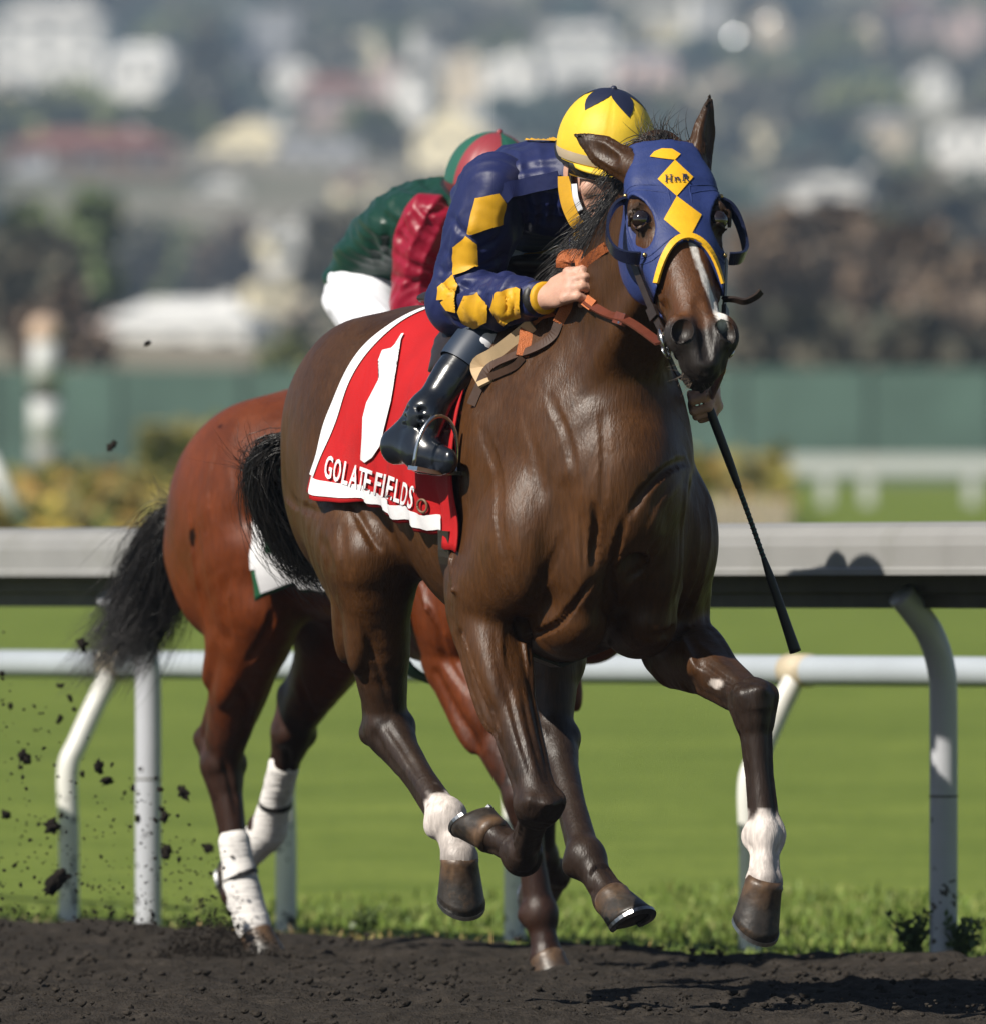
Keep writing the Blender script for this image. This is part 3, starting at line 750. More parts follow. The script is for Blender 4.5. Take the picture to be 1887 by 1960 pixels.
PROF = np.array([(0, -.10), (30, -.07), (36, -.055), (40, -.045), (60, .28), (100, .86), (280, 3.2), (500, 6.5), (900, 16), (1400, 40), (2000, 80), (2600, 125), (3300, 185), (4200, 260)])
def ground_z(d):
    return np.interp(d, PROF[:, 0], PROF[:, 1])
def dist_for_row(Y):
    """distance at which the hillside appears at photo row Y"""
    d = np.linspace(120, 4000, 4000); y = 1130 - (ground_z(d) - EYE) * 26100 / d
    return float(d[np.argmin(np.abs(y - Y))])

def noise_node(n, l, vec, scale, detail=5, rough=.6):
    t = n.new('ShaderNodeTexNoise'); t.inputs['Scale'].default_value = scale; t.inputs['Detail'].default_value = detail
    t.inputs['Roughness'].default_value = rough; l.new(vec, t.inputs[0]); return t.outputs[0]
def ramp_node(n, l, fac, stops):
    r = n.new('ShaderNodeValToRGB'); l.new(fac, r.inputs[0])
    while len(r.color_ramp.elements) < len(stops): r.color_ramp.elements.new(.5)
    for e, (p, c) in zip(r.color_ramp.elements, stops): e.position = p; e.color = (*c, 1)
    return r.outputs[0]

def turf_material():
    m = bpy.data.materials.new('mown_turf'); m.use_nodes = True
    n = m.node_tree.nodes; l = m.node_tree.links; b = n['Principled BSDF']
    g = n.new('ShaderNodeNewGeometry'); mp = n.new('ShaderNodeMapping'); l.new(g.outputs['Position'], mp.inputs[0])
    c1 = ramp_node(n, l, noise_node(n, l, g.outputs['Position'], 1.6, 9, .72), [(.3, (.115, .172, .030)), (.7, (.215, .275, .060))])
    st = n.new('ShaderNodeMapping'); st.inputs['Rotation'].default_value = (0, 0, R(8)); st.inputs['Scale'].default_value = (.02, .9, 1); l.new(g.outputs['Position'], st.inputs[0])
    c2 = ramp_node(n, l, noise_node(n, l, st.outputs[0], 1.0, 3), [(.35, (.88, .90, .88)), (.65, (1.06, 1.05, 1.03))])
    x = n.new('ShaderNodeVectorMath'); x.operation = 'MULTIPLY'; l.new(c1, x.inputs[0]); l.new(c2, x.inputs[1])
    f = ramp_node(n, l, noise_node(n, l, g.outputs['Position'], 24, 6, .75), [(.25, (.45, .5, .4)), (.75, (1.5, 1.42, 1.3))])
    y = n.new('ShaderNodeVectorMath'); y.operation = 'MULTIPLY'; l.new(x.outputs[0], y.inputs[0]); l.new(f, y.inputs[1])
    # far hillside: scrub, lawns and bare earth
    hz = ramp_node(n, l, noise_node(n, l, g.outputs['Position'], .012, 8, .62), [(.30, (.07, .075, .055)), (.45, (.16, .155, .10)), (.58, (.27, .24, .19)), (.72, (.14, .17, .08))])
    sp = n.new('ShaderNodeSeparateXYZ'); l.new(g.outputs['Position'], sp.inputs[0])
    mr = n.new('ShaderNodeMapRange'); mr.inputs[1].default_value = 215; mr.inputs[2].default_value = 260; l.new(sp.outputs[1], mr.inputs[0])
    mx = n.new('ShaderNodeMix'); mx.data_type = 'RGBA'; l.new(mr.outputs[0], mx.inputs[0]); l.new(y.outputs[0], mx.inputs[6]); l.new(hz, mx.inputs[7])
    l.new(mx.outputs[2], b.inputs['Base Color']); b.inputs['Roughness'].default_value = .9; b.inputs['Specular IOR Level'].default_value = .15
    bp = n.new('ShaderNodeBump'); bp.inputs['Strength'].default_value = .8; bp.inputs['Distance'].default_value = .03
    l.new(noise_node(n, l, g.outputs['Position'], 60, 4), bp.inputs['Height']); l.new(bp.outputs[0], b.inputs['Normal'])
    return m

M_TURF = turf_material()
def build_ground():
    ys = np.concatenate([np.linspace(-60, 2, 20), np.linspace(3, 40, 38), np.linspace(44, 300, 50), np.linspace(320, 4100, 60)])
    V = []; Fc = []; nx = 60
    for y in ys:
        half = 60 + max(0, y) * .6
        for i in range(nx + 1):
            x = -half + 2 * half * i / nx
            z = float(ground_z(y + 30))
            if y > 300: z += 2.2 * math.sin(x * .013 + y * .006) + 1.5 * math.sin(x * .03 - y * .011)
            V.append((x, y, z))
    for j in range(len(ys) - 1):
        for i in range(nx):
            a = j * (nx + 1) + i; Fc.append((a, a + 1, a + nx + 2, a + nx + 1))
    o = link('ground', mesh('ground', V, Fc), None, M_TURF)
    tag(o, kind='structure', label='green mown infield turf rising into the far hillside')
build_ground()

M_DIRT = mat('track_dirt', (.031, .026, .0212), .95, spec=.12, noise=.45, nscale=28, bump=.9, bscale=130, dirt=(.060, .050, .041), dscale=3.5, damt=.8)
def build_track():
    hu = .022; us = np.arange(-6.5, 7.5, hu); vs = np.concatenate([np.arange(-.10, 6.4, hu), np.arange(6.5, 22, .5)])
    U, Vv = np.meshgrid(us, vs, indexing='ij')
    pts = np.stack([U.ravel(), Vv.ravel(), np.zeros(U.size)], 1)
    z = .045 * (vnoise(pts * [.5, 1, 1], 2.6, 11) - .5) + .034 * (vnoise(pts, 9, 12) - .5) + .024 * np.abs(vnoise(pts, 22, 13) - .5) + .014 * (vnoise(pts, 45, 14) - .5)
    v = pts[:, 1]
    z += .028 * np.exp(-((v - .52) / .22) ** 2) * (.5 + vnoise(pts, 1.7, 15)) - .006
    edge = .26 + .10 * (vnoise(pts * [1, 0, 0], 2.1, 16)) + .06 * vnoise(pts * [1, 0, 0], 7, 17)
    z -= .12 * (1 - smooth01(v, edge - .06, edge + .07))
    q = R0[None] + pts[:, :1] * RD[None] + pts[:, 1:2] * ND[None]
    V = np.stack([q[:, 0], q[:, 1], z - .01], 1)
    n1, n2 = U.shape; i = np.arange(n1 - 1)[:, None]; j = np.arange(n2 - 1)[None, :]
    b = i * n2 + j
    Q = np.stack([b, b + 1, b + n2 + 1, b + n2], -1).reshape(-1, 4)[:, ::-1]
    me = fast_mesh('dirt_track', V, Q)
    me.materials.append(M_DIRT); me.shade_smooth()
    o = bpy.data.objects.new('dirt_track', me); COL.objects.link(o)
    if me.polygons[0].normal.z < 0: me.flip_normals()
    tag(o, kind='structure', label='dark churned dirt racetrack along the rail')
    return V
TRACK_V = build_track()

def lump(seed, sub=1, rough=.35):
    bm = bmesh.new(); bmesh.ops.create_icosphere(bm, subdivisions=sub, radius=1)
    rg = np.random.default_rng(seed)
    V = np.array([v.co[:] for v in bm.verts]); F_ = [tuple(v.index for v in f.verts) for f in bm.faces]; bm.free()
    V = V * (1 + rough * (vnoise(V + 5, 1.7, seed) - .5) * 2 + rough * .9 * (vnoise(V + 9, 4.1, seed + 1) - .5) * 2 + rough * .6 * (vnoise(V + 3, 9.0, seed + 2) - .5) * 2)[:, None]
    return V, np.array(F_)

def crumbs():
    LV, LF = lump(3, 0, .5); rg = np.random.default_rng(5); n = 14000
    u = rg.uniform(-4.5, 6.2, n); v = rg.uniform(.36, 6.0, n)
    VV = []; FF = []
    for k in range(n):
        q = R0 + RD * u[k] + ND * v[k]
        s = .002 + .010 * rg.random() ** 6
        a = rg.uniform(0, 6.28); c, sn = math.cos(a), math.sin(a)
        L = LV * s * np.array([1 + rg.random() * .6, 1, .75])
        L = np.stack([L[:, 0] * c - L[:, 1] * sn, L[:, 0] * sn + L[:, 1] * c, L[:, 2]], 1)
        VV.append(L + np.array([q[0], q[1], -.004 + rg.uniform(-.006, .014) + .018 * math.exp(-((v[k] - .52) / .2) ** 2)])); FF.append(LF + k * len(LV))
    o = link('dirt_crumbs', fast_mesh('dirt_crumbs', np.concatenate(VV), np.concatenate(FF)), None, M_DIRT, smooth=False)
    tag(o, 'loose dark crumbs of dirt lying on the racetrack', 'dirt', kind='stuff')
crumbs()

# grass along the edge of the track
M_BLADE = mat('grass_blade', attr='tint', rough=.6, spec=.25)
def blades(name, label, n, ur, vr, hr, cols, seed, wid=.004):
    rg = np.random.default_rng(seed)
    u = rg.uniform(*ur, n); v = rg.uniform(*vr, n)
    cl = vnoise(np.stack([u, v, u * 0], 1), 4, seed)
    cl = cl * .5 + vnoise(np.stack([u, v, u * 0], 1), 1.3, seed + 7) * .9 - .25
    keep = rg.random(n) < .12 + np.clip(cl, 0, 1); u, v = u[keep], v[keep]; n = len(u)
    h = rg.uniform(*hr, n) * (.45 + .9 * vnoise(np.stack([u, v, u * 0], 1), 2.2, seed + 3)); a = rg.uniform(0, 6.28, n); ln = rg.normal(0, .8, n)
    B = np.stack([R0[0] + RD[0] * u + ND[0] * v, R0[1] + RD[1] * u + ND[1] * v, np.full(n, -.004)], 1)
    B[:, 2] += ground_z(B[:, 1] + 30)
    side = np.stack([np.cos(a), np.sin(a), 0 * a], 1); lean = np.stack([-np.sin(a), np.cos(a), 0 * a], 1) * ln[:, None]
    up = np.array([0, 0, 1.0])
    w = wid * rg.uniform(.7, 1.5, n)[:, None]
    pts = [B - side * w, B + side * w, B + (up * .6 + lean * .25) * h[:, None] + side * w * .8, B + (up * .6 + lean * .25) * h[:, None] - side * w * .8, B + (up + lean * .7) * h[:, None] + side * w * .15, B + (up + lean * .7) * h[:, None] - side * w * .15]
    V = np.stack(pts, 1).reshape(-1, 3); i = np.arange(n)[:, None] * 6
    Q = np.concatenate([i + np.array([[0, 1, 2, 3]]), i + np.array([[3, 2, 4, 5]])])
    me = fast_mesh(name, V, Q)
    C = np.array(cols)[rg.integers(0, len(cols), n)] * rg.uniform(.7, 1.3, (n, 1))
    set_col(me, np.repeat(C, 6, 0))
    return tag(link(name, me, None, M_BLADE, smooth=False), label, 'grass', kind='stuff')
GR = [(.11, .165, .028), (.14, .19, .04), (.09, .14, .024), (.19, .21, .06)]
blades('edge_grass', 'uneven green grass fringe growing along the track edge', 26000, (-5.5, 4.5), (-.55, .34), (.018, .055), GR, 21, .0022)
blades('dry_grass', 'dry tan grass tufts along the track edge beside the rail posts', 1700, (-4.6, -1.2), (-.10, .36), (.03, .08), [(.33, .22, .09), (.26, .20, .08), (.18, .17, .05)], 22)
blades('turf_grass', 'short mown grass between and beyond the two rails', 26000, (-7, 5), (-4.5, -.4), (.015, .04), GR, 23, .005)

# ------------------------------------------------------------------ rails
def tube(path, rad, n=14, caps=True):
    Pn = np.array(path, float); rad = np.full(len(Pn), rad) if np.isscalar(rad) else np.array(rad)
    T = np.gradient(Pn, axis=0); V = []; Fc = []
    ref = np.array([0.123, .456, .88])
    A = nrm(np.cross(T[0], ref))
    for i in range(len(Pn)):
        t = nrm(T[i]); A = nrm(A - (A @ t) * t); B = np.cross(t, A)
        for j in range(n):
            q = 2 * math.pi * j / n; V.append(Pn[i] + rad[i] * (math.cos(q) * A + math.sin(q) * B))
    for i in range(len(Pn) - 1):
        for j in range(n):
            k = (j + 1) % n; Fc.append((i * n + j, i * n + k, (i + 1) * n + k, (i + 1) * n + j))
    if caps:
        Fc.append(tuple(reversed(range(n)))); Fc.append(tuple((len(Pn) - 1) * n + j for j in range(n)))
    return V, Fc
def catmull(pts, per=6):
    N = np.array(pts, float); E = np.vstack([2 * N[0] - N[1], N, 2 * N[-1] - N[-2]]); out = []
    for i in range(1, len(E) - 2):
        p0, p1, p2, p3 = E[i - 1:i + 3]
        for j in range(per):
            t = j / per
            out.append(.5 * (2 * p1 + (p2 - p0) * t + (2 * p0 - 5 * p1 + 4 * p2 - p3) * t * t + (3 * p1 - p0 - 3 * p2 + p3) * t ** 3))
    out.append(N[-1]); return np.array(out)

M_COVER = mat('rail_cover', (.25, .248, .24), .5, noise=.07, nscale=6, dirt=(.18, .18, .15), dscale=5, damt=.5, bump=.04, bscale=30)
M_BEAM = mat('rail_beam', (.10, .092, .07), .6, noise=.25, nscale=9)
M_POST = mat('post_metal', (.44, .45, .48), .32, spec=.5, noise=.05, nscale=12, dirt=(.33, .31, .28), dscale=9, damt=.3, spatter=((.03, .025, .02), .9))
M_WHITE = mat('white_paint', (.56, .57, .56), .42, noise=.05, nscale=8, dirt=(.45, .36, .22), dscale=6, damt=.45)
M_PWHITE = mat('post_white', (.66, .65, .61), .45, noise=.05, nscale=8, dirt=(.45, .36, .22), dscale=6, damt=.4, spatter=((.03, .025, .02), .8))
M_TUBE = mat('rail_tube_sky_tinted', (.36, .395, .43), .4, noise=.06, nscale=6)  # white tube, with blue sky light and shade put into its colour
M_TAN = mat('tan_collar', (.50, .42, .30), .6, noise=.15, nscale=15)
M_CLOD = mat('mud_clod', (.022, .018, .015), .95, spec=.1, noise=.4, nscale=60, bump=.6, bscale=120)

def extrude_profile(prof, u0, u1, closed=True):
    V = [rail_pt(u0, o, z) for o, z in prof] + [rail_pt(u1, o, z) for o, z in prof]; n = len(prof)
    Fc = [(j, (j + 1) % n, n + (j + 1) % n, n + j) for j in range(n)] + [tuple(reversed(range(n))), tuple(range(n, 2 * n))]
    return mesh('rail', V, Fc)

def build_safety_rail():
    root = empty('safety_rail', rail_pt(0, 0)); tag(root, 'grey capped safety rail on bent posts along the dirt track', 'rail')
    inv = Matrix.Translation(-root.location)
    def add(name, me, m, smooth=False):
        me.transform(inv); return link(name, me, root, m, smooth)
    # cap: rounded face towards the track, thin shell
    outer = [(-.16, 1.035), (-.10, 1.066), (.06, 1.080), (.13, 1.078), (.165, 1.066), (.182, 1.045), (.188, 1.02), (.188, .968), (.194, .962), (.194, .948)]
    inner = [(.182, .948), (.178, .965), (.176, 1.02), (.168, 1.04), (.15, 1.056), (.06, 1.066), (-.10, 1.052), (-.15, 1.03)]
    e = [-20.65, -16.93, -13.21, -9.48, -5.75, -2.02, 1.70, 5.4, 9.1]
    for a, b in zip(e[:-1], e[1:]):
        add('rail_cap', extrude_profile(outer + inner, a + .003, b - .003), M_COVER)
    add('beam', extrude_profile([(-.09, .865), (-.09, 1.05), (.06, 1.05), (.06, .958), (.075, .948), (.075, .905), (.06, .898), (.06, .865)], -20.65, 9.1), M_BEAM)
    us = [rail_u_at(1793, 0), rail_u_at(272, 0)]
    us += [us[1] - (us[0] - us[1]) * k for k in (1, 2, 3)] + [us[0] + (us[0] - us[1])]
    for u in us:
        path = catmull([rail_pt(u, -.02, -.15), rail_pt(u, -.02, .2), rail_pt(u, -.02, .62), rail_pt(u, -.012, .72), rail_pt(u, .02, .80), rail_pt(u, .07, .86), rail_pt(u, .11, .90)], 6)
        V, Fc = tube(path, .0355, 18); add('post', mesh('post', V, Fc), M_POST, True)
        V, Fc = tube([rail_pt(u, -.02, .395), rail_pt(u, -.02, .400)], .0362, 18); add('post_joint', mesh('post_joint', V, Fc), M_BEAM, True)
build_safety_rail()

def build_turf_rail():
    v0 = -1.02
    root = empty('turf_rail', rail_pt(0, v0)); tag(root, 'low white tube rail on slanted posts behind the grey rail', 'rail')
    inv = Matrix.Translation(-root.location)
    def add(name, me, m, smooth=True, par=None):
        me.transform(inv); return link(name, me, par or root, m, smooth)
    vt = v0 - .16
    V, Fc = tube([rail_pt(-20, vt, .695), rail_pt(-4, vt, .695), rail_pt(0, vt, .695), rail_pt(9, vt, .695)], .041, 18); add('rail_tube', mesh('rail_tube', V, Fc), M_TUBE)
    for u in [rail_u_at(X, v0) for X in (-320, 132, 548, 985, 1435, 2080)] + [rail_u_at(-320, v0) - 1.4 * k for k in (1, 2, 3, 4, 5)]:
        path = catmull([rail_pt(u, v0, -.1), rail_pt(u, v0, .2), rail_pt(u, v0 + .005, .39), rail_pt(u, v0 - .03, .47), rail_pt(u, v0 - .10, .60), rail_pt(u, vt + .01, .68)], 5)
        V, Fc = tube(path, .030, 16); add('post', mesh('post', V, Fc), M_PWHITE)
        V, Fc = tube([rail_pt(u - .05, vt, .695), rail_pt(u + .05, vt, .695)], .0450, 18); add('collar', mesh('collar', V, Fc), M_TAN)
build_turf_rail()

# weeds beside the near post
def weed(name, u, v, h, n, label, seed, cols):
    rg = np.random.default_rng(seed); b = rail_pt(u, v)
    root = empty(name, (b[0], b[1], -.02)); tag(root, label, 'weed')
    SV = []; SF = []; LV = []; LF = []
    for k in range(n):
        a = rg.uniform(0, 6.28); le = rg.uniform(.15, .9); hh = h * rg.uniform(.5, 1)
        p = [np.array([0, 0, 0]), np.array([math.cos(a) * le * hh * .35, math.sin(a) * le * hh * .35, hh * .6]), np.array([math.cos(a) * le * hh * .8, math.sin(a) * le * hh * .8, hh])]
        cp = catmull(p, 3); V, Fc = tube(cp, .0022, 5); o = len(SV); SV += V; SF += [tuple(i + o for i in f) for f in Fc]
        for q in range(9):
            t = cp[rg.integers(1, len(cp))]; d = nrm(rg.normal(size=3) + np.array([0, 0, .5])); w = nrm(np.cross(d, rg.normal(size=3))); s = rg.uniform(.012, .03)
            o = len(LV); LV += [t, t + d * s * .5 + w * s * .33, t + d * s, t + d * s * .5 - w * s * .33]; LF.append((o, o + 1, o + 2, o + 3))
    link('stems', mesh('stems', SV, SF), root, cols[0]); link('leaves', mesh('leaves', LV, LF), root, cols[1], False)
MW = (mat('weed_stem', (.06, .09, .02), .6), mat('weed_leaf', (.055, .085, .018), .55, noise=.35, nscale=30))
weed('weed_plant', rail_u_at(1745, .03), .03, .13, 26, 'dark leafy weed growing left of the grey rail post base', 31, MW)
weed('weed_plant', rail_u_at(1838, -.02), -.02, .12, 22, 'dark leafy weed growing right of the grey rail post base', 32, MW)
weed('weed_plant', rail_u_at(700, -.05), -.05, .09, 12, 'pale green weed between the two horses at the track edge', 33, MW)
# ------------------------------------------------------------------ beyond the infield
def boxm(lo, hi):
    x0, y0, z0 = lo; x1, y1, z1 = hi
    V = [(x0, y0, z0), (x1, y0, z0), (x1, y1, z0), (x0, y1, z0), (x0, y0, z1), (x1, y0, z1), (x1, y1, z1), (x0, y1, z1)]
    Fc = [(0, 3, 2, 1), (4, 5, 6, 7), (0, 1, 5, 4), (1, 2, 6, 5), (2, 3, 7, 6), (3, 0, 4, 7)]
    return V, Fc
def flat_mat(name, c, r=.8):
    if name not in MT: MT[name] = mat(name, c, r, spec=.2, noise=.12, nscale=.6)
    return MT[name]
M_GLASS = mat('window_glass', (.03, .04, .05), .08, spec=.8)
M_TRIMW = flat_mat('trim_white', (.72, .70, .66))

def base_at(X, Y, d=None):
    d = d or dist_for_row(Y); return (X - 943.5) / 870 * d / 30, d - 30, float(ground_z(d)), d

def house(X, Ytop, Ybase, Wpx, wall, roof, label, style='gable', rz=0.0, d=None):
    d = d or dist_for_row(Ybase + 12); s = 26100 / d
    x = (X - 943.5) / s; zb = EYE + (1130 - Ybase) / s; zt = EYE + (1130 - Ytop) / s
    w = Wpx / s; hgt = zt - zb; dep = w * .7
    root = empty('house', (x, d - 30, zb), rz); tag(root, label, 'house', 'houses on the far hillside')
    low = -max(1.0, zb - ground_z(d) + 3.0)
    hw = hgt * (.62 if style == 'gable' else .72 if style == 'hip' else .93)
    V, Fc = boxm((-w / 2, -dep / 2, low), (w / 2, dep / 2, hw)); link('wall', mesh('wall', V, Fc), root, wall, False)
    o = .04 * w; T = hgt
    if style == 'gable':
        V = [(-w / 2 - o, -dep / 2 - o, hw - .1), (w / 2 + o, -dep / 2 - o, hw - .1), (w / 2 + o, dep / 2 + o, hw - .1), (-w / 2 - o, dep / 2 + o, hw - .1), (0, -dep / 2 - o, T), (0, dep / 2 + o, T)]
        link('roof', mesh('roof', V, [(0, 4, 5, 3), (1, 2, 5, 4), (0, 3, 2, 1)]), root, roof, False)
        V = [(-w / 2, -dep / 2 - .02, hw - .05), (w / 2, -dep / 2 - .02, hw - .05), (0, -dep / 2 - .02, T - .12)]
        link('gable', mesh('gable', V + [(a, b + .3, c) for a, b, c in V], [(0, 1, 2), (3, 5, 4)]), root, wall, False)
    elif style == 'hip':
        V = [(-w / 2 - o, -dep / 2 - o, hw), (w / 2 + o, -dep / 2 - o, hw), (w / 2 + o, dep / 2 + o, hw), (-w / 2 - o, dep / 2 + o, hw), (-w * .28, 0, T), (w * .28, 0, T)]
        link('roof', mesh('roof', V, [(0, 1, 5, 4), (1, 2, 5), (2, 3, 4, 5), (3, 0, 4), (0, 3, 2, 1)]), root, roof, False)
    else:
        V, Fc = boxm((-w / 2 - o, -dep / 2 - o, hw), (w / 2 + o, dep / 2 + o, T)); link('roof', mesh('roof', V, Fc), root, roof, False)
    V, Fc = boxm((w * .22, .05 * dep, hw + (T - hw) * .3), (w * .29, .15 * dep, T + hgt * .08)); link('chimney', mesh('chimney', V, Fc), root, M_TRIMW, False)
    nw = 3 if w > 7 else 2; fl = 2 if hw > 4.4 else 1
    for f in range(fl):
        for k in range(nw):
            cx = -w / 2 + w * (k + .5) / nw; cz = hw * (f + .52) / fl; a = w * .075; b = hw * .17 / fl * 1.2
            V, Fc = boxm((cx - a, -dep / 2 - .04, cz - b), (cx + a, -dep / 2 + .02, cz + b)); wd = link('window', mesh('window', V, Fc), root, M_TRIMW, False)
            V, Fc = boxm((cx - a * .8, -dep / 2 - .06, cz - b * .85), (cx + a * .8, -dep / 2 - .035, cz + b * .85)); link('pane', mesh('pane', V, Fc), wd, M_GLASS, False)
    return root

wh = flat_mat('stucco_white', (.84, .82, .78)); cr = flat_mat('stucco_cream', (.84, .75, .52)); gy = flat_mat('stucco_grey', (.46, .46, .48)); pk = flat_mat('stucco_pink', (.62, .47, .43))
be = flat_mat('stucco_beige', (.66, .56, .42)); br = flat_mat('wood_brown', (.20, .13, .09)); bl = flat_mat('stucco_blue_grey', (.36, .40, .46))
rg_ = flat_mat('roof_grey', (.28, .28, .30)); rr_ = flat_mat('roof_red', (.24, .095, .07)); rl_ = flat_mat('roof_pale', (.58, .56, .52)); rb_ = flat_mat('roof_brown', (.17, .12, .09)); rw_ = flat_mat('roof_white', (.80, .79, .76))
HOUSES = [
 (100, 5, 135, 215, wh, rl_, 'large white house at the upper edge of the hillside, above the olive slope', 'hip'),
 (275, 85, 170, 120, wh, rw_, 'white house beside the tall dark cypress on the hillside', 'hip'),
 (510, 18, 92, 110, gy, rl_, 'pale grey house high on the hillside beyond the dark cypress', 'flat'),
 (30, 165, 235, 110, be, rg_, 'small beige house under the large white house on the hillside', 'gable'),
 (175, 250, 380, 330, br, rr_, 'long brown house with red roof below the olive slope', 'hip'),
 (60, 300, 385, 120, gy, rl_, 'grey house left of the long red roof', 'gable'),
 (495, 222, 335, 170, cr, rl_, 'cream gabled house left of the green and crimson helmet', 'gable'),
 (610, 262, 345, 160, gy, rg_, 'grey low house between the two cream gabled houses', 'flat'),
 (880, 200, 345, 150, cr, rw_, 'pale yellow gabled house directly behind the green and crimson helmet', 'gable'),
 (1110, 45, 130, 150, wh, rl_, 'white house on the hillside above the yellow helmet', 'hip'),
 (985, 95, 165, 110, wh, rw_, 'small white house up the hill, left above the yellow helmet', 'gable'),
 (895, 95, 160, 80, be, rl_, 'beige house up the hill between grey roofs and white house', 'gable'),
 (740, 110, 190, 70, pk, rl_, 'narrow pink house upslope of the green jockey', 'gable'),
 (640, 145, 235, 130, pk, rr_, 'pink house with red roof above the grey low house', 'hip'),
 (790, 140, 215, 70, wh, rl_, 'small white house beside the narrow pink house', 'flat'),
 (1240, 95, 165, 120, pk, rg_, 'pinkish house right of the yellow helmet on the hill', 'hip'),
 (1380, 130, 195, 110, be, rl_, 'beige house on the hill above the horse ear', 'gable'),
 (1740, -10, 70, 120, pk, rr_, 'peach house at the top corner of the hillside', 'gable'),
 (1850, 5, 75, 80, pk, rl_, 'peach house nearest the top corner of the hillside', 'gable'),
 (1470, 10, 80, 60, be, rl_, 'beige house by the glinting reflector on the hillside', 'gable'),
 (1350, -10, 60, 70, wh, rl_, 'white house left of the glinting reflector', 'flat'),
 (1660, 35, 95, 50, be, rb_, 'tiny beige house between the peach houses and the beige house', 'gable'),
 (1565, 155, 215, 60, wh, rl_, 'lone white cottage midway up the hillside', 'gable'),
 (1590, 330, 395, 250, wh, rw_, 'long low white building beside the horse hood', 'gable'),
 (1860, 235, 305, 130, wh, rl_, 'white low building at the hillside edge above the brown trees', 'flat'),
 (470, 430, 520, 150, cr, rl_, 'cream house among the dark trees behind the green jockey', 'gable'),
 (590, 405, 500, 110, wh, rw_, 'white gabled house among the dark trees behind the green jockey', 'gable'),
 (540, 500, 590, 130, cr, rl_, 'cream cottage just above the big white shed', 'hip'),
 (365, 575, 720, 275, wh, rw_, 'big white shed behind the green fence', 'hip'),
 (250, 400, 455, 55, be, rl_, 'small beige house within the dark trees', 'gable'),
 (20, 455, 535, 90, wh, rl_, 'white house at the frame edge within the dark trees', 'gable'),
 (180, 560, 625, 80, pk, rl_, 'mauve cottage left of the big white shed', 'gable'),
 (1640, 630, 720, 85, wh, rw_, 'white cottage peeping over the green fence', 'hip'),
 (1690, 535, 600, 65, pk, rl_, 'pink cottage within the brown trees', 'gable'),
 (1880, 580, 665, 80, wh, rl_, 'white house at the frame edge within the brown trees', 'gable'),
 (1430, 510, 590, 130, wh, rg_, 'white house half hidden by the horse blinker and brown tree', 'hip'),
 (950, 380, 470, 90, be, rr_, 'beige house hidden behind the blue jockey', 'gable'),
 (600, 545, 640, 100, be, rb_, 'beige shed behind the white breeches', 'gable'),
 (300, 300, 360, 90, cr, rl_, 'cream cottage right of the long red roof', 'gable'),
 (420, 335, 400, 100, wh, rl_, 'white cottage below the cream gabled house', 'gable'),
 (560, 120, 180, 80, wh, rl_, 'white cottage right of the dark cypress', 'hip'),
 (690, 60, 120, 90, cr, rl_, 'cream house high on the slope, left of the narrow pink house', 'gable'),
 (830, 40, 100, 80, wh, rw_, 'white house at the top of the slope above the crimson helmet', 'gable'),
 (1260, 20, 75, 90, cr, rl_, 'cream house at the top of the slope right of the yellow helmet', 'hip'),
 (1460, 225, 285, 80, cr, rl_, 'cream cottage between the horse ear and the lone white cottage', 'gable'),
 (1690, 215, 270, 90, be, rg_, 'beige cottage right of the lone white cottage', 'hip'),
 (1780, 120, 180, 80, wh, rl_, 'white cottage below the peach houses', 'gable'),
 (700, 330, 400, 110, cr, rr_, 'cream house with red roof just above the green jockey back', 'gable'),
 (140, 430, 490, 70, cr, rl_, 'cream cottage in the dark trees left of the small beige house', 'gable'),
]
for i, hdef in enumerate(HOUSES):
    X, yt, yb, wpx, wa, ro, lab, sty = hdef
    house(X, yt, yb, wpx, wa, ro, lab, sty, rz=random.uniform(-.35, .35))

# metal panes added and tilted so the sun glints towards the camera
M_GL = mat('glint_mirror', (.85, .88, .92), .38, 1.0)
for X_, Y_, r_, lab_ in ((1405, 68, .25, 'added glinting tilted skylight high on the hillside above the horse ear'), (1565, 188, .17, 'smaller added glinting skylight on the lone white cottage of the hillside'), (1470, 40, .16, 'faint added glinting skylight beside the bright one on the hillside')):
    p_ = P(X_, Y_, dist_for_row(Y_ + 60) - 14); hv = ((Vector((0, -30, EYE)) - p_).normalized() - sun_dir).normalized()
    V, Fc = boxm((-r_, -r_, -.04), (r_, r_, .04)); o = link('reflector', mesh('reflector', V, Fc), None, M_GL, False); o.location = p_; o.rotation_euler = hv.to_track_quat('Z', 'Y').to_euler(); tag(o, lab_, 'reflector')

def leaf_cloud(n, lobes, size, rg):
    """leaf faces spread through a crown's lobes"""
    C = []; 
    for _ in range(n):
        c, r = lobes[rg.integers(len(lobes))]
        d = nrm(rg.normal(size=3)); C.append(np.array(c) + np.array(r) * d * rg.uniform(.45, 1.05))
    C = np.array(C); a = rg.normal(size=(n, 3)); a /= np.linalg.norm(a, axis=1)[:, None]
    b = np.cross(a, rg.normal(size=(n, 3))); b /= np.linalg.norm(b, axis=1)[:, None]
    s = size * rg.uniform(.6, 1.4, (n, 1))
    V = np.stack([C - a * s, C + b * s * .7, C + a * s, C - b * s * .7], 1).reshape(-1, 3)
    return V, np.arange(4 * n).reshape(-1, 4)

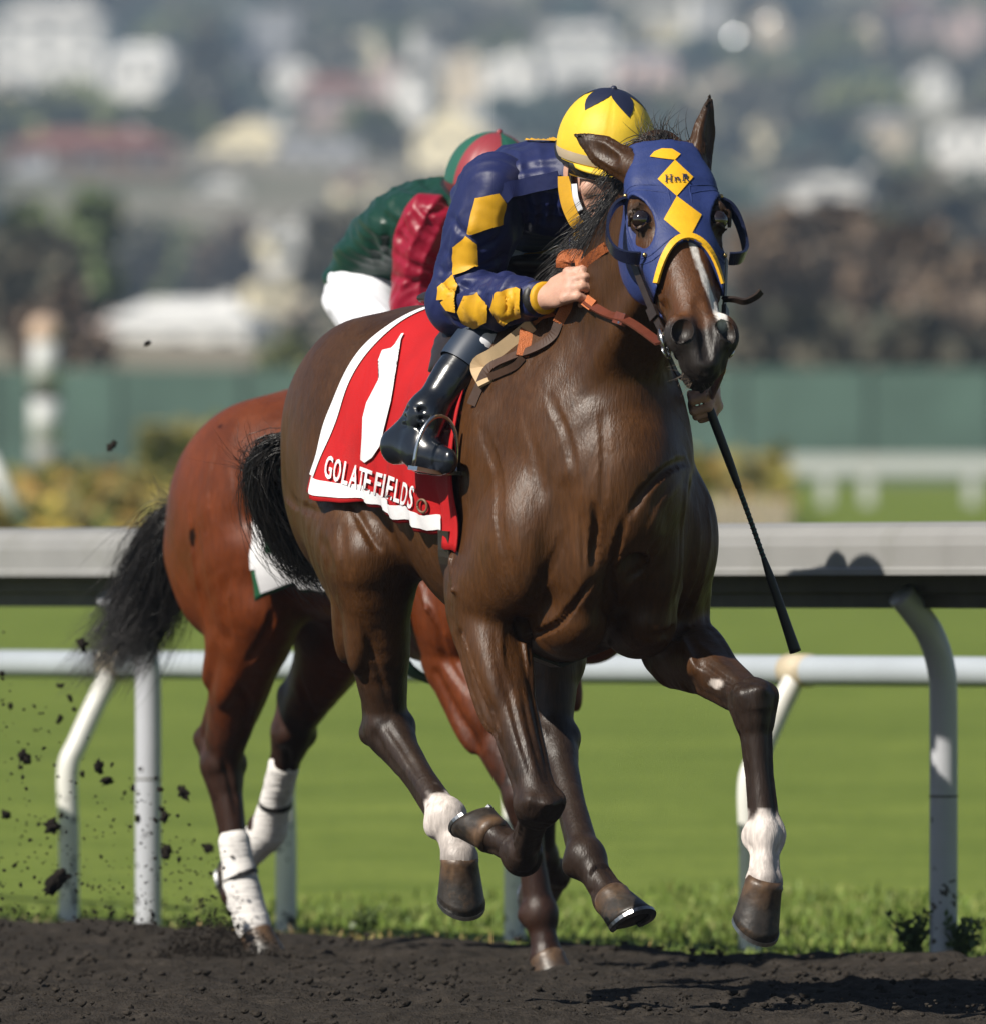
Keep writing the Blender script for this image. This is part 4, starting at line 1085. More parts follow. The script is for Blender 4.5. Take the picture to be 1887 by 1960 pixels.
def tree(X, Ytop, Ybase, Wpx, d, cols, label, seed, cat='tree', n=900, tall=False, group='trees beyond the green fence'):
    rg = np.random.default_rng(seed); s = 26100 / d
    x = (X - 943.5) / s; zg = float(ground_z(d)); zt = EYE + (1130 - Ytop) / s; zb = EYE + (1130 - Ybase) / s
    h = max(zt - zg, 2.0); w = Wpx / s
    root = empty('tree', (x, d - 30, zg)); tag(root, label, cat, group)
    cb = max(.15 * h, min(zb - zg, .5 * h))
    V, Fc = tube(catmull([(0, 0, -.5), (.05 * w * rg.normal(), 0, h * .4), (.06 * w * rg.normal(), 0, h * .85)], 3), np.linspace(.035 * h + .08, .03, 7), 8)
    link('trunk', mesh('trunk', V, Fc), root, M_BARK)
    lobes = []
    for k in range(11):
        t = rg.random(); r = .5 * w * (.42 if not tall else .6) * rg.uniform(.7, 1.15)
        rad = .5 * w * (math.sin(math.pi * (.15 + .8 * t)) if not tall else (1 - t) * .9 + .1)
        a = rg.uniform(0, 6.28); lobes.append(((math.cos(a) * rad * .65, math.sin(a) * rad * .65, cb + (h - cb) * (.1 + .8 * t)), (r, r, min(r, (h - cb) * .3))))
    V, Q = leaf_cloud(n, lobes, .055 * w + .04 * h, rg)
    V[:, 2] = np.minimum(V[:, 2], h)
    me = fast_mesh('crown', V, Q); C = np.array(cols)[rg.integers(0, len(cols), n)] * rg.uniform(.6, 1.4, (n, 1)); set_col(me, np.repeat(C, 4, 0))
    link('crown', me, root, M_LEAF, False)
M_BARK = mat('bark', (.07, .052, .038), .9, noise=.3, nscale=3)
M_LEAF = mat('leaf', attr='tint', rough=.7, spec=.2)
OL = [(.15, .17, .06), (.12, .14, .05), (.19, .20, .08)]; DK = [(.07, .072, .052), (.095, .09, .065), (.12, .105, .075)]
BR = [(.20, .145, .105), (.15, .115, .085), (.25, .18, .12), (.12, .10, .08)]; GRN = [(.11, .15, .06), (.14, .17, .08), (.09, .12, .05)]
TREES = [
 (395, 30, 250, 105, 1500, DK, 'tall dark cypress standing among the hillside houses', True),
 (80, 180, 300, 330, 1450, OL, 'broad olive green tree mass under the large white house', False),
 (300, 190, 290, 220, 1420, OL, 'olive green tree beside the tall dark cypress', False),
 (120, 350, 520, 260, 420, GRN, 'green tree above the dark grove on the hillside edge', False),
 (60, 430, 650, 230, 380, DK, 'dark tree nearest the striped pole', False),
 (250, 420, 560, 260, 960, DK, 'dark tree behind the big white shed roof', False),
 (425, 400, 540, 160, 1000, BR, 'brown tree between the white shed and cream house', False),
 (130, 540, 730, 200, 330, BR, 'brown bush standing behind the striped pole', False),
 (560, 640, 760, 130, 330, OL, 'olive bush between white shed and white breeches', False),
 (640, 380, 560, 150, 700, DK, 'dark tree just behind the green jockey back', False),
 (1010, 350, 560, 220, 600, DK, 'dark tree hidden behind the blue jockey', False),
 (1480, 380, 640, 210, 380, BR, 'brown tree next to the horse blinker', False),
 (1600, 380, 660, 240, 390, BR, 'large brown tree in the middle of the brown grove', False),
 (1740, 420, 670, 230, 370, BR, 'brown tree right of the large brown tree', False),
 (1860, 470, 690, 190, 360, BR, 'brown tree at the frame edge of the brown grove', False),
 (1800, 330, 480, 300, 800, DK, 'dark tree behind the brown grove at the frame edge', False),
 (1650, 400, 470, 200, 760, OL, 'olive tree behind the brown grove', False),
 (1520, 580, 730, 260, 310, DK, 'dark low bush along the green fence near the horse muzzle', False),
 (1760, 590, 730, 260, 310, DK, 'dark low bush along the green fence at the frame edge', False),
 (700, 190, 300, 150, 1500, OL, 'olive tree upslope of the crimson sleeve', False),
]
for i, (X, yt, yb, wpx, d, cols, lab, tall) in enumerate(TREES):
    tree(X, yt, yb, wpx, d, cols, lab, 100 + i, tall=tall)

def wood():
    rg = np.random.default_rng(77); Vs = []; Qs = []; Cs = []; o = 0
    pal = [DK, OL, [(.05, .08, .055), (.04, .065, .055)], DK, [(.05, .075, .06), (.035, .06, .05)]]
    for k in range(2500):
        d = 480 + 2300 * rg.random() ** .8; x = rg.uniform(-.13, .13) * d; z = float(ground_z(d)); r = rg.uniform(2.0, 5.5)
        sx = 943.5 + x * 26100 / d; sy = 1130 - (z + r - EYE) * 26100 / d; rp = r * 26100 / d
        if any(abs(sx - h_[0]) < h_[3] * .42 + rp * .5 and h_[1] - rp * .2 < sy < h_[2] + rp * .3 for h_ in HOUSES): continue      # gardens round the houses stay open
        V, Q = leaf_cloud(90, [((x, d - 30, z + r * .6), (r * 1.3, r * 1.3, r * .8))], r * .30, rg)
        c = np.array(pal[rg.integers(len(pal))]); C = c[rg.integers(0, len(c), 90)] * rg.uniform(.7, 1.3, (90, 1))
        Vs.append(V); Qs.append(Q + o); Cs.append(np.repeat(C, 4, 0)); o += len(V)
    me = fast_mesh('hillside_wood', np.concatenate(Vs), np.concatenate(Qs)); set_col(me, np.concatenate(Cs))
    tag(link('hillside_wood', me, None, M_LEAF, False), 'mottled woodland and scrub covering the hazy far hillside', 'woodland', kind='stuff')
wood()

# green screened fence
def green_fence():
    d = 262.0; z0 = float(ground_z(d)); s = 26100 / d; zt = EYE + (1130 - 705) / s
    root = empty('screen_fence', (0, d - 30, z0)); tag(root, 'long blue green screened fence across the far side of the infield', 'fence')
    M_SCR = mat('green_screen', (.085, .145, .120), .7, noise=.25, nscale=.7); M_PST = mat('green_post', (.04, .07, .06), .6)
    x = -62.4
    while x < 62:
        V, Fc = boxm((x + .03, -.02, .05), (x + 2.37, .02, zt - z0)); link('panel', mesh('panel', V, Fc), root, M_SCR, False)
        V, Fc = boxm((x - .04, -.06, -.5), (x + .025, .06, zt - z0 + .08)); link('post', mesh('post', V, Fc), root, M_PST, False)
        x += 2.4
green_fence()

def white_fence():
    d = 200.0; z0 = float(ground_z(d)); s = 26100 / d
    x0 = (1180 - 943.5) / s; zt = EYE + (1130 - 872) / s
    root = empty('white_rail', (x0, d - 30, z0)); tag(root, 'far white plank rail beyond the infield grass, below the green fence', 'rail')
    V, Fc = boxm((0, -.05, zt - z0 - .27), (14, .05, zt - z0)); link('plank', mesh('plank', V, Fc), root, M_WHITE, False)
    for X in (1250, 1420, 1580, 1660, 1860, 1980, 2100):
        x = (X - 943.5) / s - x0; V, Fc = boxm((x - .09, -.02, -.3), (x + .09, .10, zt - z0 - .05)); link('post', mesh('post', V, Fc), root, M_WHITE, False)
white_fence()

def furlong_pole():
    d = 175.0; s = 26100 / d; z0 = float(ground_z(d)); x = (86 - 943.5) / s
    root = empty('striped_pole', (x, d - 30, z0)); tag(root, 'white and black striped furlong pole before the green fence', 'pole')
    zz = [z0 - .2] + [EYE + (1130 - y) / s for y in (895, 850, 765, 742, 655)]
    mb = flat_mat('pole_black', (.02, .02, .02))
    for k in range(5):
        V, Fc = tube([(0, 0, zz[k] - z0), (0, 0, zz[k + 1] - z0)], .19 if k else .16, 16); link('band', mesh('band', V, Fc), root, (M_WHITE, flat_mat('pole_grey', (.35, .35, .34)), M_WHITE, mb, M_WHITE)[k], True)
    bm = bmesh.new(); bmesh.ops.create_uvsphere(bm, u_segments=16, v_segments=10, radius=.22); me = bpy.data.meshes.new('ball'); bm.to_mesh(me); bm.free()
    o = link('ball', me, root, flat_mat('pole_tan', (.55, .40, .30))); o.location = (0, 0, zz[5] - z0 + .12)
furlong_pole()
def leaning_post():
    d = 90.0; a = P(-25, 870, d); b = P(48, 1010, d)
    V, Fc = tube([np.array(b) - np.array(a), (0, 0, 0)], .05, 10); o = link('brace_post', mesh('brace_post', V, Fc), None, M_WHITE); o.location = a
    tag(o, 'thin white leaning brace at the frame edge above the grey rail', 'post')
leaning_post()

def flowers(name, label, X0, X1, d0, d1, h, cols, n, seed, size=.16):
    rg = np.random.default_rng(seed); C = []
    for _ in range(n):
        d = rg.uniform(d0, d1); X = rg.uniform(X0, X1); s = 26100 / d
        x = (X - 943.5) / s; C.append((x, d - 30, float(ground_z(d)) + h * rg.random() ** .6 * (.4 + vnoise(np.array([[x, d * .1, 0]]), .9, seed)[0] * .9)))
    C = np.array(C); a = rg.normal(size=(n, 3)); a /= np.linalg.norm(a, axis=1)[:, None]
    b = np.cross(a, rg.normal(size=(n, 3))); b /= np.linalg.norm(b, axis=1)[:, None]; s = size * rg.uniform(.5, 1.3, (n, 1))
    V = np.stack([C - a * s, C + b * s, C + a * s, C - b * s], 1).reshape(-1, 3)
    me = fast_mesh(name, V, np.arange(4 * n).reshape(-1, 4)); cl = vnoise(C, .8, seed + 1)
    ci = np.clip((cl * 1.6 - .3 + rg.normal(0, .25, n)) * len(cols), 0, len(cols) - 1).astype(int)
    set_col(me, np.repeat(np.array(cols)[ci] * rg.uniform(.7, 1.2, (n, 1)), 4, 0))
    tag(link(name, me, None, M_LEAF, False), label, 'flowers', kind='stuff')
YF = [(.14, .16, .04), (.28, .25, .06), (.42, .31, .06), (.36, .22, .06), (.20, .18, .07)]
flowers('flower_bed', 'yellow and orange flower bed beyond the grey rail behind the tails', -80, 760, 118, 172, .62, YF, 5200, 41, .15)
flowers('flower_hedge', 'yellowish flowering hedge beyond the whip and horse shoulder', 1180, 1500, 150, 185, .8, YF, 1400, 42, .17)
flowers('border_shrubs', 'olive shrubs in front of the green fence behind the bay rump', 280, 760, 180, 215, 1.05, [(.20, .19, .05), (.28, .24, .08), (.14, .15, .04)], 1500, 43, .25)
def picket():
    d = 140.0; s = 26100 / d; x0 = (1360 - 943.5) / s; z0 = float(ground_z(d)); zt = EYE + (1130 - 955) / s
    root = empty('picket_fence', (x0, d - 30, z0)); tag(root, 'low pale picket fence by the flowering hedge behind the whip', 'fence'); mp_ = flat_mat('picket_wood', (.50, .42, .33))
    for k in range(11):
        V, Fc = boxm((k * .075, -.01, -.1), (k * .075 + .05, .01, zt - z0)); link('picket', mesh('picket', V, Fc), root, mp_, False)
    V, Fc = boxm((-.02, .012, (zt - z0) * .6), (.85, .03, (zt - z0) * .75)); link('crossbar', mesh('crossbar', V, Fc), root, mp_, False)
picket()

def haze():
    V, Fc = boxm((-2600, -70, -2.5), (2600, 4060, 300)); me = mesh('haze', V, Fc)
    m = bpy.data.materials.new('haze_air'); m.use_nodes = True; n = m.node_tree.nodes; l = m.node_tree.links
    n.remove(n['Principled BSDF']); v = n.new('ShaderNodeVolumePrincipled'); v.inputs['Color'].default_value = (.60, .78, 1.0, 1); v.inputs['Density'].default_value = HAZE; v.inputs['Anisotropy'].default_value = .2
    l.new(v.outputs[0], n['Material Output'].inputs['Volume'])
    o = link('haze', me, None, m, False); tag(o, 'pale bluish haze in the air over the whole place', 'haze', kind='stuff')
HAZE = .00028
haze()
# ------------------------------------------------------------------ the two horses
VOX = .0062
h1, body1, H1, me1 = build_horse(HORSE1, 'dark bay racehorse in front wearing a blue hood and red cloth', VOX)
h2, body2, H2, me2 = build_horse(HORSE2, 'bright bay racehorse behind with white bandaged hind legs', VOX)
BV1 = bvh_of(me1); BV2 = bvh_of(me2)

def ray_local(fr, X, Y):
    """sight line of photo point (X, Y) in a horse's axes"""
    o = np.array([0, -30, EYE]); t = np.array(P(X, Y, 30)) ; d = nrm(t - o)
    lo = o - fr.o
    return Vector((lo @ fr.f, lo @ fr.l, o[2])), Vector(tuple(fr.local_dir(d)))

def hit(bvh, fr, X, Y):
    o, d = ray_local(fr, X, Y); return bvh.ray_cast(o, d)

def applique(name, bvh, fr, polys, parent, m, off=.003, cell=.010, maxdepth=None):
    """cloth pieces cut to the measured outlines and laid on a surface"""
    bm = bmesh.new()
    for poly in polys:
        vs = [bm.verts.new((x, y, 0)) for x, y in poly]
        try: bm.faces.new(vs)
        except ValueError: pass
    bmesh.ops.triangulate(bm, faces=bm.faces[:])
    px = cell * 870
    for _ in range(6):
        ed = [e for e in bm.edges if e.calc_length() > px]
        if not ed: break
        bmesh.ops.subdivide_edges(bm, edges=ed, cuts=1, use_grid_fill=False)
        bmesh.ops.triangulate(bm, faces=[f for f in bm.faces if len(f.verts) > 3])
    bad = []; last = None
    for v in bm.verts:
        loc, nr, idx, dist = hit(bvh, fr, v.co.x, v.co.y)
        if loc is None: bad.append(v); continue
        o, d = ray_local(fr, v.co.x, v.co.y)
        if nr.dot(d) > 0: nr = -nr
        v.co = loc + nr * off - d * off * .5
    if bad: bmesh.ops.delete(bm, geom=bad, context='VERTS')
    for f in bm.faces: f.normal_update()
    me = bpy.data.meshes.new(name); bm.to_mesh(me); bm.free()
    return link(name, me, parent, m)

def strap(name, pts, width, thick, ref, parent, m, per=6, closed=False):
    """flat leather or web strap; ref: direction its face looks"""
    C = catmull(pts, per) if len(pts) > 2 else np.array(pts, float); n = len(C)
    T = np.gradient(C, axis=0); V = []; Fc = []
    for i in range(n):
        t = nrm(T[i]); r = ref(C[i]) if callable(ref) else (np.array(ref[i * (len(ref)) // n]) if isinstance(ref, list) else np.array(ref, float))
        f = nrm(r - (r @ t) * t); w = np.cross(t, f)
        for a, b in ((-1, -1), (1, -1), (1, 1), (-1, 1)):
            V.append(C[i] + w * a * width / 2 + f * b * thick / 2)
    for i in range(n - 1):
        for q in range(4):
            p = (q + 1) % 4; Fc.append((i * 4 + q, i * 4 + p, i * 4 + 4 + p, i * 4 + 4 + q))
    Fc += [(3, 2, 1, 0), tuple((n - 1) * 4 + q for q in range(4))]
    o = link(name, mesh(name, V, Fc), parent, m, False)
    return o

def rod(name, pts, rad, parent, m, per=6, n=12):
    C = catmull(pts, per) if len(pts) > 2 else np.array(pts, float)
    if not np.isscalar(rad): rad = np.interp(np.linspace(0, 1, len(C)), np.linspace(0, 1, len(rad)), rad)
    V, Fc = tube(C, rad, n); return link(name, mesh(name, V, Fc), parent, m)

def tack_root(name, fr, label, cat):
    return tag(empty(name, (fr.o[0], fr.o[1], 0), fr.rz), label, cat)
VW1 = nrm(-FR1.view()); VW2 = nrm(-FR2.view())

M_BLUE = mat('hood_blue', (.021, .036, .135), .55, spec=.3, noise=.10, nscale=90, bump=.12, bscale=260)
M_YEL = mat('yellow_cloth', (.78, .42, .015), .55, spec=.3, noise=.06, nscale=40, bump=.08, bscale=120)
M_NAVY = mat('navy_thread', (.012, .016, .05), .7)
M_CUP = mat('cup_plastic', (.010, .013, .035), .25, spec=.6)
M_BRASS = mat('brass', (.55, .38, .16), .3, 1.0)
M_STEEL = mat('steel', (.62, .62, .62), .22, 1.0)
M_LEA = mat('black_leather', (.022, .014, .011), .42, spec=.4, noise=.2, nscale=70)
M_RED_LEA = mat('red_brown_leather', (.115, .028, .014), .42, spec=.45, noise=.2, nscale=50)
M_BRN_LEA = mat('brown_leather', (.065, .034, .022), .5, spec=.4, noise=.2, nscale=50)
M_RUB = mat('orange_rubber_grip', (.42, .115, .03), .65, noise=.15, nscale=80, bump=.4, bscale=300)

# ---- hair of the first horse
def mane1():
    rg = np.random.default_rng(3); paths = []
    b0 = np.array([.50, 0, 1.60]); top = H1.p(.0, 0, -.02)
    for k in range(1100):
        t = rg.random(); q = b0 + (top - b0) * t + np.array([-.05 * math.sin(math.pi * t), rg.normal() * .012, .035])
        l, n_, i_, d_ = BV1.find_nearest(Vector(q)); q = np.array(l)
        L = rg.uniform(.07, .15); w = FR1.local_dir((-.85, .25, -.75 + .8 * rg.random()))
        d = nrm(w + rg.normal(size=3) * .25)
        paths.append([q + d * L * s + np.array([0, 0, .05 * L * math.sin(3 * s)]) + np.array([0, 0, -.6 * L * s * s]) for s in np.linspace(0, 1, 8)])
    strands('mane', paths, .0013, h1, MT['hair'])
    paths = []
    for k in range(60):
        q = H1.p(-.01 + rg.normal() * .012, rg.normal() * .022, .045); L = rg.uniform(.04, .11)
        d = nrm(FR1.local_dir((-.45 + rg.normal() * .35, .3, .75)) + rg.normal(size=3) * .15)
        paths.append([q + d * L * s + FR1.local_dir((.10, 0, -.05)) * L * 3 * s * s for s in np.linspace(0, 1, 8)])
    strands('forelock', paths, .0009, h1, MT['hair'])
mane1()
def tail1():
    A_ = FR1.at; root = np.array([-.86, 0, 1.24])
    g = [[root, A_(495, 880, -.98), A_(480, 960, -1.02), A_(530, 1060, -1.02), A_(600, 1115, -1.0)],
         [root, A_(520, 850, -.95), A_(520, 960, -1.0), A_(560, 1050, -1.0), A_(620, 1105, -.98)],
         [root, A_(540, 870, -.92), A_(545, 960, -.95), A_(590, 1060, -.95), A_(640, 1150, -.95)],
         [root, A_(520, 840, -.93), A_(500, 940, -.96), A_(580, 1080, -.98), A_(650, 1130, -.96)]]
    strands('tail', hair_paths(g, 1500, .020, 14, 4, .018, .55), .0011, h1, MT['hair'])
    wisps = [[A_(500, 930, -1.0), A_(480, 890, -1.0), A_(472, 850, -1.0)], [A_(520, 920, -1.0), A_(505, 880, -1.0), A_(510, 850, -1.0)]]
    strands('tail_wisps', hair_paths(wisps, 110, .03, 10, 5, .02), .0008, h1, MT['hair'])
tail1()
def tail2():
    A_ = FR2.at; root = np.array([-.86, 0, 1.10])
    g = [[root, A_(320, 985, -.98), A_(270, 1040, -1.06), A_(210, 1180, -1.16), A_(118, 1302, -1.22)],
         [root, A_(335, 1000, -.98), A_(300, 1080, -1.06), A_(255, 1205, -1.14), A_(165, 1312, -1.2)],
         [root, A_(350, 1010, -.95), A_(330, 1100, -1.02), A_(315, 1190, -1.08), A_(240, 1290, -1.14)],
         [root, A_(355, 1040, -.92), A_(350, 1120, -.96), A_(345, 1180, -1.0), A_(310, 1250, -1.06)],
         [root, A_(310, 990, -1.0), A_(265, 1060, -1.08), A_(230, 1160, -1.16), A_(205, 1240, -1.2)]]
    strands('tail', hair_paths(g, 2800, .034, 14, 6, .018, .5), .0013, h2, MT['hair'])
    w = [[A_(345, 965, -.9), A_(330, 950, -.95), A_(290, 925, -1.0)], [A_(340, 960, -.92), A_(310, 960, -1.0), A_(280, 900, -1.05)]]
    strands('tail_wisps', hair_paths(w, 26, .010, 10, 7, .012), .0008, h2, MT['hair'])
tail2()
def mane2():
    rg = np.random.default_rng(8); paths = []
    b0 = np.array([.45, 0, 1.5]); top = H2.p(.0, 0, -.02)
    for k in range(300):
        t = rg.random(); q = b0 + (top - b0) * t; l, n_, i_, d_ = BV2.find_nearest(Vector(q + np.array([0, 0, .06])))
        q = np.array(l); d = nrm(np.array([-.8, -.3, .1]) + rg.normal(size=3) * .2); L = rg.uniform(.08, .15)
        paths.append([q + d * L * s + np.array([0, 0, -.5 * L * s * s]) for s in np.linspace(0, 1, 6)])
    strands('mane', paths, .0014, h2, MT['hair'])
mane2()
# whiskers on the muzzle
def whiskers():
    rg = np.random.default_rng(2); paths = []
    for k in range(46):
        q = H1.p(.58 + rg.normal() * .015, rg.uniform(-.04, .04), -.06 + rg.normal() * .02); L = rg.uniform(.02, .045)
        l, n_, i_, d_ = BV1.find_nearest(Vector(q)); d = nrm(np.array(n_) + rg.normal(size=3) * .4)
        paths.append([np.array(l) + d * L * s for s in np.linspace(0, 1, 4)])
    strands('whiskers', paths, .00045, h1, mat('whisker', (.16, .12, .09), .5))
whiskers()

# ---- blinker hood
def z1(x, y): return ((1500 + x * .510204) / 1.436672, (200 + y * .510204) / 1.436672)
def build_hood():
    root = tack_root('blinker_hood', FR1, 'blue and yellow blinker hood with diamonds on the front horse', 'hood')
    H = H1
    c = H.p(.2, 0, -.06); F = Field(c - .36, c + .36, .0042)
    head_shape(F, H, .0065)
    top = H.p(.05, 0, -.05); b0 = np.array([.34, 0, 1.27])
    # keep only from the poll to the cheeks
    X, Y, Z = F.ax[0][:, None, None], F.ax[1][None, :, None], F.ax[2][None, None, :]
    D = [X - H.o[0], Y - H.o[1], Z - H.o[2]]
    t = sum(D[i] * H.e[i] for i in range(3)); s = sum(D[i] * H.s[i] for i in range(3)); n = sum(D[i] * H.n[i] for i in range(3))
    full = fast_mesh('tmp', *F.extract(1)); bv_full = bvh_of(full)
    def cutmax(d): np.maximum(F.f, d.astype(np.float32), out=F.f)
    tail_ = .425 - .10 * np.clip((-n - .04) / .14, 0, 1)
    cutmax(t - tail_)                                                    # lower hem on the cheek
    cutmax(-(t + .012 - n * .15))                                        # behind the ears
    cutmax(-(n + .135))
    q = np.sqrt(((t - .57) / .275) ** 2 + (s / .098) ** 2) + 1e-6
    arch = (1 - q) * .08
    cutmax(np.where(n > -.10, arch, arch - (-(n + .10)) * 2))            # open over the nose
    for sd in (-1, 1):
        F.ell(H.p(.222, sd * .112, .034), (.078, .058, .047), .004, (nrm(H.e - .1 * H.n), H.s, H.n), 'sub')
        F.ell(H.p(.035, sd * .080, .012), (.048, .040, .036), .006, (H.e, H.s, H.n), 'sub')
    V, Q = F.extract(1); hood = link('hood', fast_mesh('hood', V, Q), root, M_BLUE); bv = bvh_of(hood.data)
    # yellow binding along the arch
    pts = []; nr = []
    for a in np.linspace(-118, 118, 60):
        tt = .57 - .275 * math.cos(R(a)) * 1.02; ss = .098 * math.sin(R(a)) * 1.03
        if tt > .455: continue
        o = H.p(tt, ss * 1.35, .35); dd = nrm(H.p(tt, ss, 0) - o)
        l, nn, i_, d_ = bv_full.ray_cast(Vector(o), Vector(dd))
        if l is None: continue
        pts.append(np.array(l)); nr.append(np.array(nn))
    pts = np.array(pts); nr = np.array(nr)
    for _ in range(3): pts[1:-1] = (pts[:-2] + pts[1:-1] * 2 + pts[2:]) / 4; nr[1:-1] = (nr[:-2] + nr[1:-1] + nr[2:]) / 3
    def rf(p): return nr[np.argmin(((pts - p) ** 2).sum(1))]
    strap('binding', list(pts), .014, .006, rf, root, M_YEL, per=2)
    # diamonds and the embroidered letters
    dia = [[(560, 452), (585, 424), (625, 408), (680, 410), (725, 438), (695, 470), (630, 462)], [(695, 470), (793, 562), (705, 665), (603, 573)], [(705, 665), (838, 765), (768, 903), (636, 790)]]
    for d_ in dia: applique('diamond', bv, FR1, [[z1(*p) for p in d_]], root, M_YEL, .0018, .005)
    def q4(x0, y0, x1, y1): return [(x0, y0), (x1, y0), (x1, y1), (x0, y1)]
    L = [[q4(646, 556, 652, 594), q4(671, 554, 677, 592), q4(652, 571, 671, 576), q4(641, 554, 657, 558), q4(666, 552, 682, 556), q4(641, 591, 657, 595), q4(666, 589, 682, 593)],
         [q4(693, 566, 699, 590), q4(713, 570, 719, 589), [(699, 570), (706, 565), (714, 566), (718, 571), (713, 574), (707, 570), (699, 575)], q4(688, 588, 703, 591), q4(709, 586, 724, 589), q4(688, 566, 694, 569)],
         [q4(736, 550, 742, 588), [(742, 550), (754, 550), (761, 556), (760, 565), (752, 570), (742, 570), (742, 566), (751, 566), (755, 560), (752, 554), (742, 554)], [(746, 568), (754, 567), (768, 584), (772, 590), (762, 590)], q4(731, 549, 742, 552), q4(731, 586, 748, 590)]]
    for ch in L: applique('letter', bv, FR1, [[z1(*p) for p in pl] for pl in ch], root, M_NAVY, .0042, .006)
    # stitched rings round the eye holes
    for sd in (-1, 1):
        for g in (1.12, 1.30):
            ring = []
            for a in np.linspace(0, 360, 41):
                tt = .222 + .078 * g * math.cos(R(a)); nn_ = .034 + .047 * g * math.sin(R(a))
                o = H.p(tt, sd * .3, nn_); l, nn, i_, d_ = bv_full.ray_cast(Vector(o), Vector(-sd * H.s))
                if l is not None and l[0] > 0: ring.append(np.array(l))
            if len(ring) > 8:
                o_ = rod('stitching', ring, .0016, root, M_BLUE, per=1, n=6)
        # open blinker cup: a D shaped rim standing out beside the eye
        cpts = []
        for a in np.linspace(-8, 188, 13):
            cpts.append(H.p(.222 - .085 * math.cos(R(a)), sd * (.098 + .052 * max(-.1, math.sin(R(a))) ** .8 if math.sin(R(a)) > 0 else sd * .098 * sd), -.012 + .030 * abs(math.cos(R(a))) ** 2))
        cup = strap('blinker_cup', cpts, .030, .006, lambda p, sd=sd: (p - H.p(.222, sd * .085, -.005)), root, M_CUP, per=4)
        for tt in (.138, .305):
            bm = bmesh.new(); bmesh.ops.create_uvsphere(bm, u_segments=10, v_segments=8, radius=.0055); sm = bpy.data.meshes.new('rivet'); bm.to_mesh(sm); bm.free()
            l, nn, i_, d_ = bv_full.find_nearest(Vector(H.p(tt, sd * .10, .030))); r_ = link('rivet', sm, cup, M_BRASS); r_.location = l + nn * .003
    bpy.data.meshes.remove(full)
    return hood
hood = build_hood()

# ---- bridle and bit
A1 = FR1.at
def surf1(X, Y, off=.006):
    l, n_, i_, d_ = hit(BV1, FR1, X, Y)
    return np.array(l) + np.array(n_) * off if l is not None else None
def A1s(X, Y, lx, off=.014):
    """A1, but never inside the horse"""
    p = A1(X, Y, lx); l, n_, i_, d_ = hit(BV1, FR1, X, Y); v = np.array(FR1.view())
    if l is None: return p
    if (p - np.array(l)) @ v > -off: p = np.array(l) - v * off
    return p
def build_bridle():
    root = tack_root('bridle', FR1, 'dark leather bridle and steel bit on the hooded horse', 'bridle')
    H = H1
    for sd in (-1, 1):
        pts = [H.p(.27, sd * .104, -.02), H.p(.34, sd * .092, -.028), H.p(.42, sd * .077, -.034), H.p(.475, sd * .066, -.034)]
        strap('cheek_strap', pts, .016, .004, H.s * sd + H.n * .5, root, M_LEA)
        strap('keeper', [H.p(.405, sd * .082, -.030), H.p(.435, sd * .077, -.032)], .024, .010, H.s * sd + H.n * .5, root, M_LEA)
        c = H.p(.505, sd * .068, -.034); u = nrm(H.e); w = nrm(H.n * .8 + H.s * sd * .35)
        rod('bit_ring', [c + .030 * (math.cos(a) * u + math.sin(a) * w) for a in np.linspace(0, 2 * math.pi, 25)], .0038, root, M_STEEL, per=2)
        rod('bit_cheek', [H.p(.485, sd * .066, -.03), H.p(.502, sd * .066, -.006), H.p(.520, sd * .052, .0)], [.006, .007, .004], root, M_STEEL)
        strap('bit_guard', [H.p(.455, sd * .068, -.045), H.p(.49, sd * .071, -.036), H.p(.51, sd * .066, -.02)], .030, .006, H.s * sd, root, M_LEA)
        rod('curb_loop', [c + H.e * .028 + .013 * (math.cos(a) * H.e + math.sin(a) * nrm(H.n + H.s * sd)) for a in np.linspace(0, 2 * math.pi, 17)], .0028, root, M_STEEL, per=2)
    strap('chin_strap', [H.p(.53, -.058, -.05), H.p(.54, -.03, -.098), H.p(.54, 0, -.108), H.p(.54, .03, -.098), H.p(.53, .058, -.05)], .014, .004, -H.n, root, M_LEA)
    # loose strap end standing out past the far cheek
    strap('strap_end', [H.p(.38, .082, -.03), H.p(.40, .098, -.01), H.p(.415, .118, .0), H.p(.412, .140, .012), H.p(.404, .152, .02)], .013, .007, H.n * .3 + H.e, root, M_LEA)
build_bridle()
# ------------------------------------------------------------------ saddle cloth, saddle, stirrups
M_REDC = mat('red_cloth', (.42, .010, .012), .7, spec=.2, noise=.10, nscale=8, bump=.15, bscale=300, dirt=(.25, .012, .012), dscale=6, damt=.6)
M_WHC = mat('white_tape', (.74, .73, .74), .6, spec=.25, noise=.06, nscale=20, bump=.2, bscale=25)

def body_radius(bvh, x, phi, zc=1.2):
    """how far the barrel reaches at station x, angle phi from straight up towards the right side"""
    d = Vector((0, -math.sin(phi), math.cos(phi)))
    l, n_, i_, dist = bvh.ray_cast(Vector((x, 0, zc)) + d * .75, -d, .75)
    return .75 - dist if l is not None else .26

